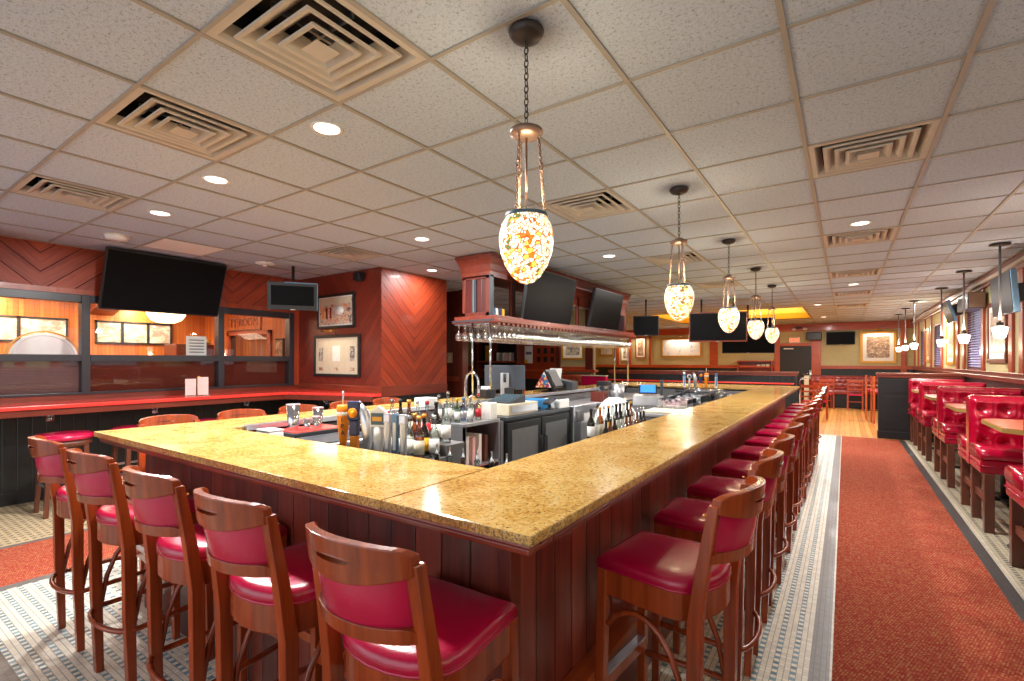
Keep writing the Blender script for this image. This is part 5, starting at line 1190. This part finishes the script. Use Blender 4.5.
t = thing('coffee_brewer', 'small chrome and black brewer on the work counter', 'brewer', (-2.75, 6.28, .92)); B().box(-.08, .08, -.08, .08, 0, .03).build('base', 'tv_case', t); B().box(-.08, -.03, -.08, .08, .03, .22).build('column', 'chrome', t, bevel=.004); B().box(-.08, .08, -.08, .08, .2, .26).build('head', 'tv_case', t, bevel=.006)
for k in range(6): tag(B().lathe([(0, 0), (.024, 0), (.026, .08), (.012, .10), (.012, .12), (0, .12)], 10, (-3.42 + .03 * (k % 2), 4.86 + .07 * k, ZT)).build('condiment_bottle', ['red', 'paper', 'yellow', 'steel', 'orange', 'red'][k]), ['red squat', 'white squat', 'yellow squat', 'grey squat', 'orange squat', 'second red squat'][k] + ' sauce bottle between the grey monitor and the order terminal', 'bottle')
# menu card holder on the drink rail
t = thing('menu_card_holder', 'clear holder with pink printed cards on the red drink rail under the window', 'menu holder', (-6.62, 2.78, 1.03), math.radians(-22))
for k, (y, mt) in enumerate([(-.07, 'pink'), (.06, 'pink')]): B().box(-.004, .004, y - .055, y + .055, .01, .21 + .02 * k).build('card', mt, t); B().box(-.012, -.009, y - .06, y + .06, 0, .22).build('sleeve', 'bin_clear', t)
B().box(-.03, .03, -.13, .13, 0, .01).build('base', 'bin_clear', t); B().box(-.008, -.004, .0, .03, .02, .24).build('coloured_tab', 'yellow', t)

# ================================================================== BOOTHS
def tuft_face(b, x0, x1, z0, z1, yb, dirn, dx, dz, depth, nu=56, nv=28):
    btn = []
    r = 0; z = z0 + dz * .55
    while z < z1 - .03:
        x = x0 + dx * (.5 if r % 2 == 0 else 1.0)
        while x < x1 - .02: btn.append((x, z)); x += dx
        z += dz; r += 1
    def f(u, v):
        x = x0 + (x1 - x0) * u; z = z0 + (z1 - z0) * v
        ds = sorted(math.hypot(x - p, (z - q)) for p, q in btn)[:2] if btn else [1, 1]
        d0 = ds[0]; fold = abs(ds[1] - ds[0]) if len(ds) > 1 else 1
        h = depth * (1 - math.exp(-(d0 / .042) ** 1.1)) * (1 - .34 * math.exp(-(fold / .014)) * math.exp(-d0 / .14))
        ed = min(u * (x1 - x0), (1 - u) * (x1 - x0), v * (z1 - z0), (1 - v) * (z1 - z0)); h *= min(1, (ed / .04)) ** .5
        return (x, yb + dirn * h, z)
    b.grid(f, nu, nv)
    return btn
def booth(label, yc, sides=(1, -1), x0=.95, x1=1.70, name='booth_bench', fab='booth_red', group='red booths along the side wall'):
    t = thing(name, label, 'booth', (0, yc, 0), 0, group)
    zb0, zb1, hb = .60, 1.14, .065
    b = B()
    lps = lambda o, z: [(x0 + o, -hb + o, z), (x1 - o, -hb + o, z), (x1 - o, hb - o, z), (x0 + o, hb - o, z)]
    b.rings([lps(0, zb0 - .1), lps(0, zb1 - .03), lps(.006, zb1 - .012), lps(.02, zb1), lps(.05, zb1 + .004)], smooth=False); b.build('backrest', fab, t, bevel=.008)
    for s in (1, -1):
        b = B(); bt = tuft_face(b, x0 + .01, x1 - .01, zb0 + .04, zb1 - .015, s * hb * .9, s, .152, .15, .078, 72, 40); b.build('tufted_cushion', fab, t)
        b = B()
        for (px, pz) in bt: b.add([(px - .011, s * (hb + .010), pz - .011), (px + .011, s * (hb + .010), pz - .011), (px + .011, s * (hb + .010), pz + .011), (px - .011, s * (hb + .010), pz + .011)], [(0, 1, 2, 3)])
        b.build('upholstery_button', 'booth_red', t)
    for s in sides:
        b = B(); ya, yz = s * hb, s * .53
        sec = [(ya, .615), (ya, .70), (s * .12, .715), (s * .30, .728), (s * .44, .725), (s * .51, .705), (s * .532, .665), (s * .525, .63), (s * .5, .615)]
        lp2 = []
        for i, x in enumerate((x0 - .0, x0 + .015, x0 + .06, x1 - .06, x1 - .015, x1)):
            k = (.93, .985, 1, 1, .985, .93)[i]; lp2.append([(x, y * (1 if abs(y) < .1 else k ** .5), .615 + (z - .615) * k) for y, z in sec])
        b.rings(lp2); b.build('seat_cushion', fab, t)
        b = B(); b.box(x0 + .005, x1, min(s * hb, s * .505), max(s * hb, s * .505), .50, .615); b.build('seat_base', fab, t, bevel=.012)
        b = B(); b.tube([(x0, s * hb, .565), (x0 - .001, s * .50, .565), (x0 + .03, s * .512, .565), (x1, s * .512, .565)], .006, 6); b.build('piping', fab, t)
        B().bar((x0 + .06, s * .49, 0), (x0 + .06, s * .49, .50), .065, .065, (1, 0, 0)).build('leg', 'leg_wood', t, bevel=.004); B().bar((x1 - .06, s * .49, 0), (x1 - .06, s * .49, .50), .065, .065, (1, 0, 0)).build('leg', 'leg_wood', t, bevel=.004)
        B().box(x0 + .045, x0 + .075, min(s * .04, s * .46), max(s * .04, s * .46), .24, .30).build('stretcher', 'leg_wood', t, bevel=.003)
    B().bar((x0 + .06, 0, 0), (x0 + .06, 0, .50), .065, .065, (1, 0, 0)).build('leg', 'leg_wood', t, bevel=.004); B().bar((x1 - .06, 0, 0), (x1 - .06, 0, .50), .065, .065, (1, 0, 0)).build('leg', 'leg_wood', t, bevel=.004)
    return t
b0 = booth('crimson tufted booth, only its seat corner inside the view beside the aisle', 4.40)
for y, lab in [(6.20, 'large crimson tufted double booth, its whole button back in view by the aisle'), (8.0, 'crimson tufted double booth, second whole one along the aisle'), (9.8, 'crimson tufted double booth, third along the aisle before the partition')]:
    dup(b0, (0, y, 0), 0, lab)
booth('single crimson tufted booth bench set against the black partition', 11.36, (-1,))
def table(label, yc):
    t = thing('booth_table', label, 'table', (0, yc, 0), 0, 'booth tables')
    def poly(o): return [(.95 + .09 + o * .4, -.42 + o), (1.72, -.42 + o), (1.72, .42 - o), (.95 + .09 + o * .4, .42 - o), (.95 + o, .33 - o * .4), (.95 + o, -.33 + o * .4)]
    B().prism(poly(.004), .945, .972).build('tabletop', 'table_top', t); B().prism(poly(0), .935, .968).build('brass_edge', 'table_edge', t)
    B().tube([(1.38, 0, .03), (1.38, 0, .935)], .038, 12).build('pedestal', 'iron', t); B().box(1.05, 1.7, -.045, .045, 0, .03).box(1.335, 1.425, -.3, .3, 0, .03).build('base', 'iron', t, bevel=.006)
    return t
t0 = table('salmon topped booth table with brass edge beside the largest whole booth back', 5.30)
dup(t0, (0, 7.10, 0), 0, 'salmon topped booth table between the first and second whole booths'); dup(t0, (0, 8.9, 0), 0, 'salmon topped booth table between the second and third whole booths'); dup(t0, (0, 10.62, 0), 0, 'salmon topped booth table by the black partition').scale = (1, .8, 1)
for k, y in enumerate((7.1, 8.9, 10.62)):
    z = .972
    w = ['between the first and second whole booths', 'between the second and third whole booths', 'by the black partition'][k]
    t = thing('condiment_caddy', 'small condiment caddy on the booth table ' + w, 'caddy', (1.62, y, z)); B().box(-.05, .05, -.08, .08, 0, .05).build('tray', 'tv_case', t, bevel=.004); B().box(-.03, .03, -.06, .0, .05, .13).build('packets', 'paper', t); B().lathe([(.018, .05), (.018, .12), (.008, .14), (.008, .15)], 8, (0, .04, 0)).build('sauce_bottle', 'red', t)

# partitions
def partition(label, x0, x1, y, name='low_partition', rail=None):
    t = thing(name, label, 'partition', (0, y, 0))
    B().box(x0, x1, -.09, .09, .0, 1.17).build('panel', 'black_wall' if rail else 'black', t); B().box(x0 - .01, x1 + .01, -.105, .105, 0, .14).build('base_board', 'black', t, bevel=.006)
    B().box(x0 - .03, x1 + .03, -.13, .13, 1.19, 1.235).build('cap', 'mahog_x', t, bevel=.006); B().box(x0 - .015, x1 + .015, -.11, .11, 1.15, 1.19).build('cap_moulding', 'mahog_x', t, bevel=.006)
    if rail: B().box(x0, x1 - .03, -.26, -.09, .98, 1.01).build('drink_shelf', 'red_counter', t, bevel=.005)
    else:
        for z0, z1 in ((.18, .80), (.86, 1.12)): B().box(x0 + .06, x1 - .02, -.096, -.09, z0, z1).build('raised_panel', 'black', t, bevel=.004)
    return t
partition('black half-height partition with cherry cap behind the last booth', .52, 1.72, 11.62)
partition('long black beadboard partition with cherry cap and red shelf behind the far end of the bar', -4.9, -.82, 11.62, rail=True)
t = thing('handrail', 'bent chrome handrail at the end of the long black partition', 'handrail', (0, 11.62, 0)); B().tube([(-.76, -.1, 0), (-.76, -.1, 1.05), (-.74, -.1, 1.10), (-.62, -.1, 1.10), (-.58, -.1, 1.12), (-.57, -.1, 1.28)], .02, 8).build('pipe', 'chrome', t); B().lathe([(.05, 0), (.05, .012)], 12, (-.76, -.1, 0)).build('floor_flange', 'chrome', t)
t = thing('red_booth_back', 'low red topped bench back behind the far arm of the bar', 'bench', (0, 0, 0)); B().box(-5.0, -4.4, 10.15, 10.27, .9, 1.12).build('back', 'seat_red', t, bevel=.02); B().box(-5.0, -4.4, 9.75, 10.15, .38, .46).build('seat', 'seat_red', t, bevel=.02); B().box(-4.98, -4.42, 9.8, 10.25, 0, .9).build('body', 'black', t); B().box(-5.0, -4.4, 10.14, 10.28, 1.12, 1.135).build('top_strip', 'cream', t)
# tan tufted booth under the gold picture
def bench(label, x0, x1, y, fab, z1, zs=.46, name='tufted_bench', facing=-1, ext=.5, rows=.11):
    t = thing(name, label, 'bench', (0, y, 0)); b = B(); b.box(x0, x1, -.10, 0, zs, z1); b.build('backrest', fab, t, bevel=.01)
    b = B(); tuft_face(b, x0 + .01, x1 - .01, zs + .04, z1 - .01, -.10, -1, .16, rows, .05, 60, 24); b.build('tufted_cushion', fab, t)
    B().box(x0, x1, -ext, -.08, zs - .1, zs + .02).build('seat_cushion', fab, t, bevel=.03); B().box(x0 + .01, x1 - .01, -ext + .05, 0, 0, zs - .1).build('base', 'black', t); B().box(x0, x1, -.11, 0.0, z1, z1 + .015).build('top_trim', 'mahog_x', t)
    return t
bench('tan button tufted booth bench under the gold framed team photo', -5.95, -4.98, YM - .1, 'tuft_tan', 1.14)
bench('long oxblood tufted bench along the far wall', -.95, 1.25, YF - .45, 'tuft_brown', .98, .52, rows=.13)
for s in (-1.04, 1.34): tag(B().box(s - .07, s + .07, YF - .6, YF - .45, 0, .98).build('bench_end_post', 'cream' if s < 0 else 'cream', bevel=.01), 'pale end post at the %s end of the long oxblood bench' % ('door' if s < 0 else 'side wall'), 'post')
# chairs in the far room
def make_chair():
    t = thing('dining_chair', 'x', 'chair'); w = 'red_trim_z'
    B().box(-.2, .2, -.2, .2, .43, .47).build('seat', 'seat_red', t, bevel=.01)
    for sx in (-1, 1):
        B().bar((sx * .18, .18, .43), (sx * .19, .2, 0), .035, .035, (0, 1, 0)).build('leg', w, t); B().bar((sx * .18, -.19, .0), (sx * .18, -.18, .45), .035, .035, (0, 1, 0)).bar((sx * .18, -.18, .45), (sx * .18, -.25, .90), .035, .03, (0, 1, 0)).build('leg', w, t)
    for z in (.86, .74, .62): B().bar((-.18, -.19 - .06 * (z - .45) / .45 - .01, z), (.18, -.19 - .06 * (z - .45) / .45 - .01, z), .02, .07 if z > .8 else .04, (0, 0, 1)).build('back_slat', w, t)
    B().box(-.17, .17, -.01, .01, .22, .25).build('stretcher', w, t); return t
ch = make_chair(); CH = [(.25, 17.8, 0, 'cherry dining chair facing the long oxblood bench'), (-.75, 13.2, 2.9, 'dark dining chair just past the far end of the bar stools'), (-.62, 14.4, 2.6, 'dark dining chair behind the far end of the bar stools, farther one'), (-.5, 17.9, .2, 'dining chair at the door end of the oxblood bench')]
for k, (x, y, r, lab) in enumerate(CH):
    if k == 0: ch.location = (x, y, 0); ch['label'] = lab; ch['group'] = 'dining chairs in the far room'
    else: dup(ch, (x, y, 0), r, lab)
t = thing('dining_table', 'dark dining table in front of the oxblood bench', 'table', (.85, 17.75, 0)); B().box(-.4, .4, -.35, .35, .72, .755).build('tabletop', 'leg_wood', t, bevel=.006); B().tube([(0, 0, .02), (0, 0, .72)], .04, 10).build('pedestal', 'black', t); B().box(-.3, .3, -.03, .03, 0, .03).box(-.03, .03, -.3, .3, 0, .03).build('base', 'black', t)
def tall_chair(label, x, y, r):
    t = thing('tall_chair', label, 'bar chair', (x, y, 0), r); w = 'ledge'
    B().box(-.2, .2, -.2, .2, .72, .76).build('seat', 'seat_red', t, bevel=.01)
    for sx in (-1, 1):
        B().bar((sx * .18, .18, .72), (sx * .2, .2, 0), .035, .035, (0, 1, 0)).build('leg', w, t); B().bar((sx * .18, -.2, 0), (sx * .18, -.2, 1.10), .04, .035, (0, 1, 0)).build('leg', w, t)
    for z in (1.06, .96, .86): B().box(-.17, .17, -.21, -.19, z - .03, z + .02).build('back_slat', w, t)
    B().box(-.18, .18, .17, .2, .28, .32).build('stretcher', w, t)
tall_chair('tall orange brown ladder back chair beside the black partition, closer to the aisle', .64, 15.2, -PI / 2); tall_chair('tall orange brown ladder back chair beside the black partition, behind the first', .74, 14.3, -PI / 2 + .1)
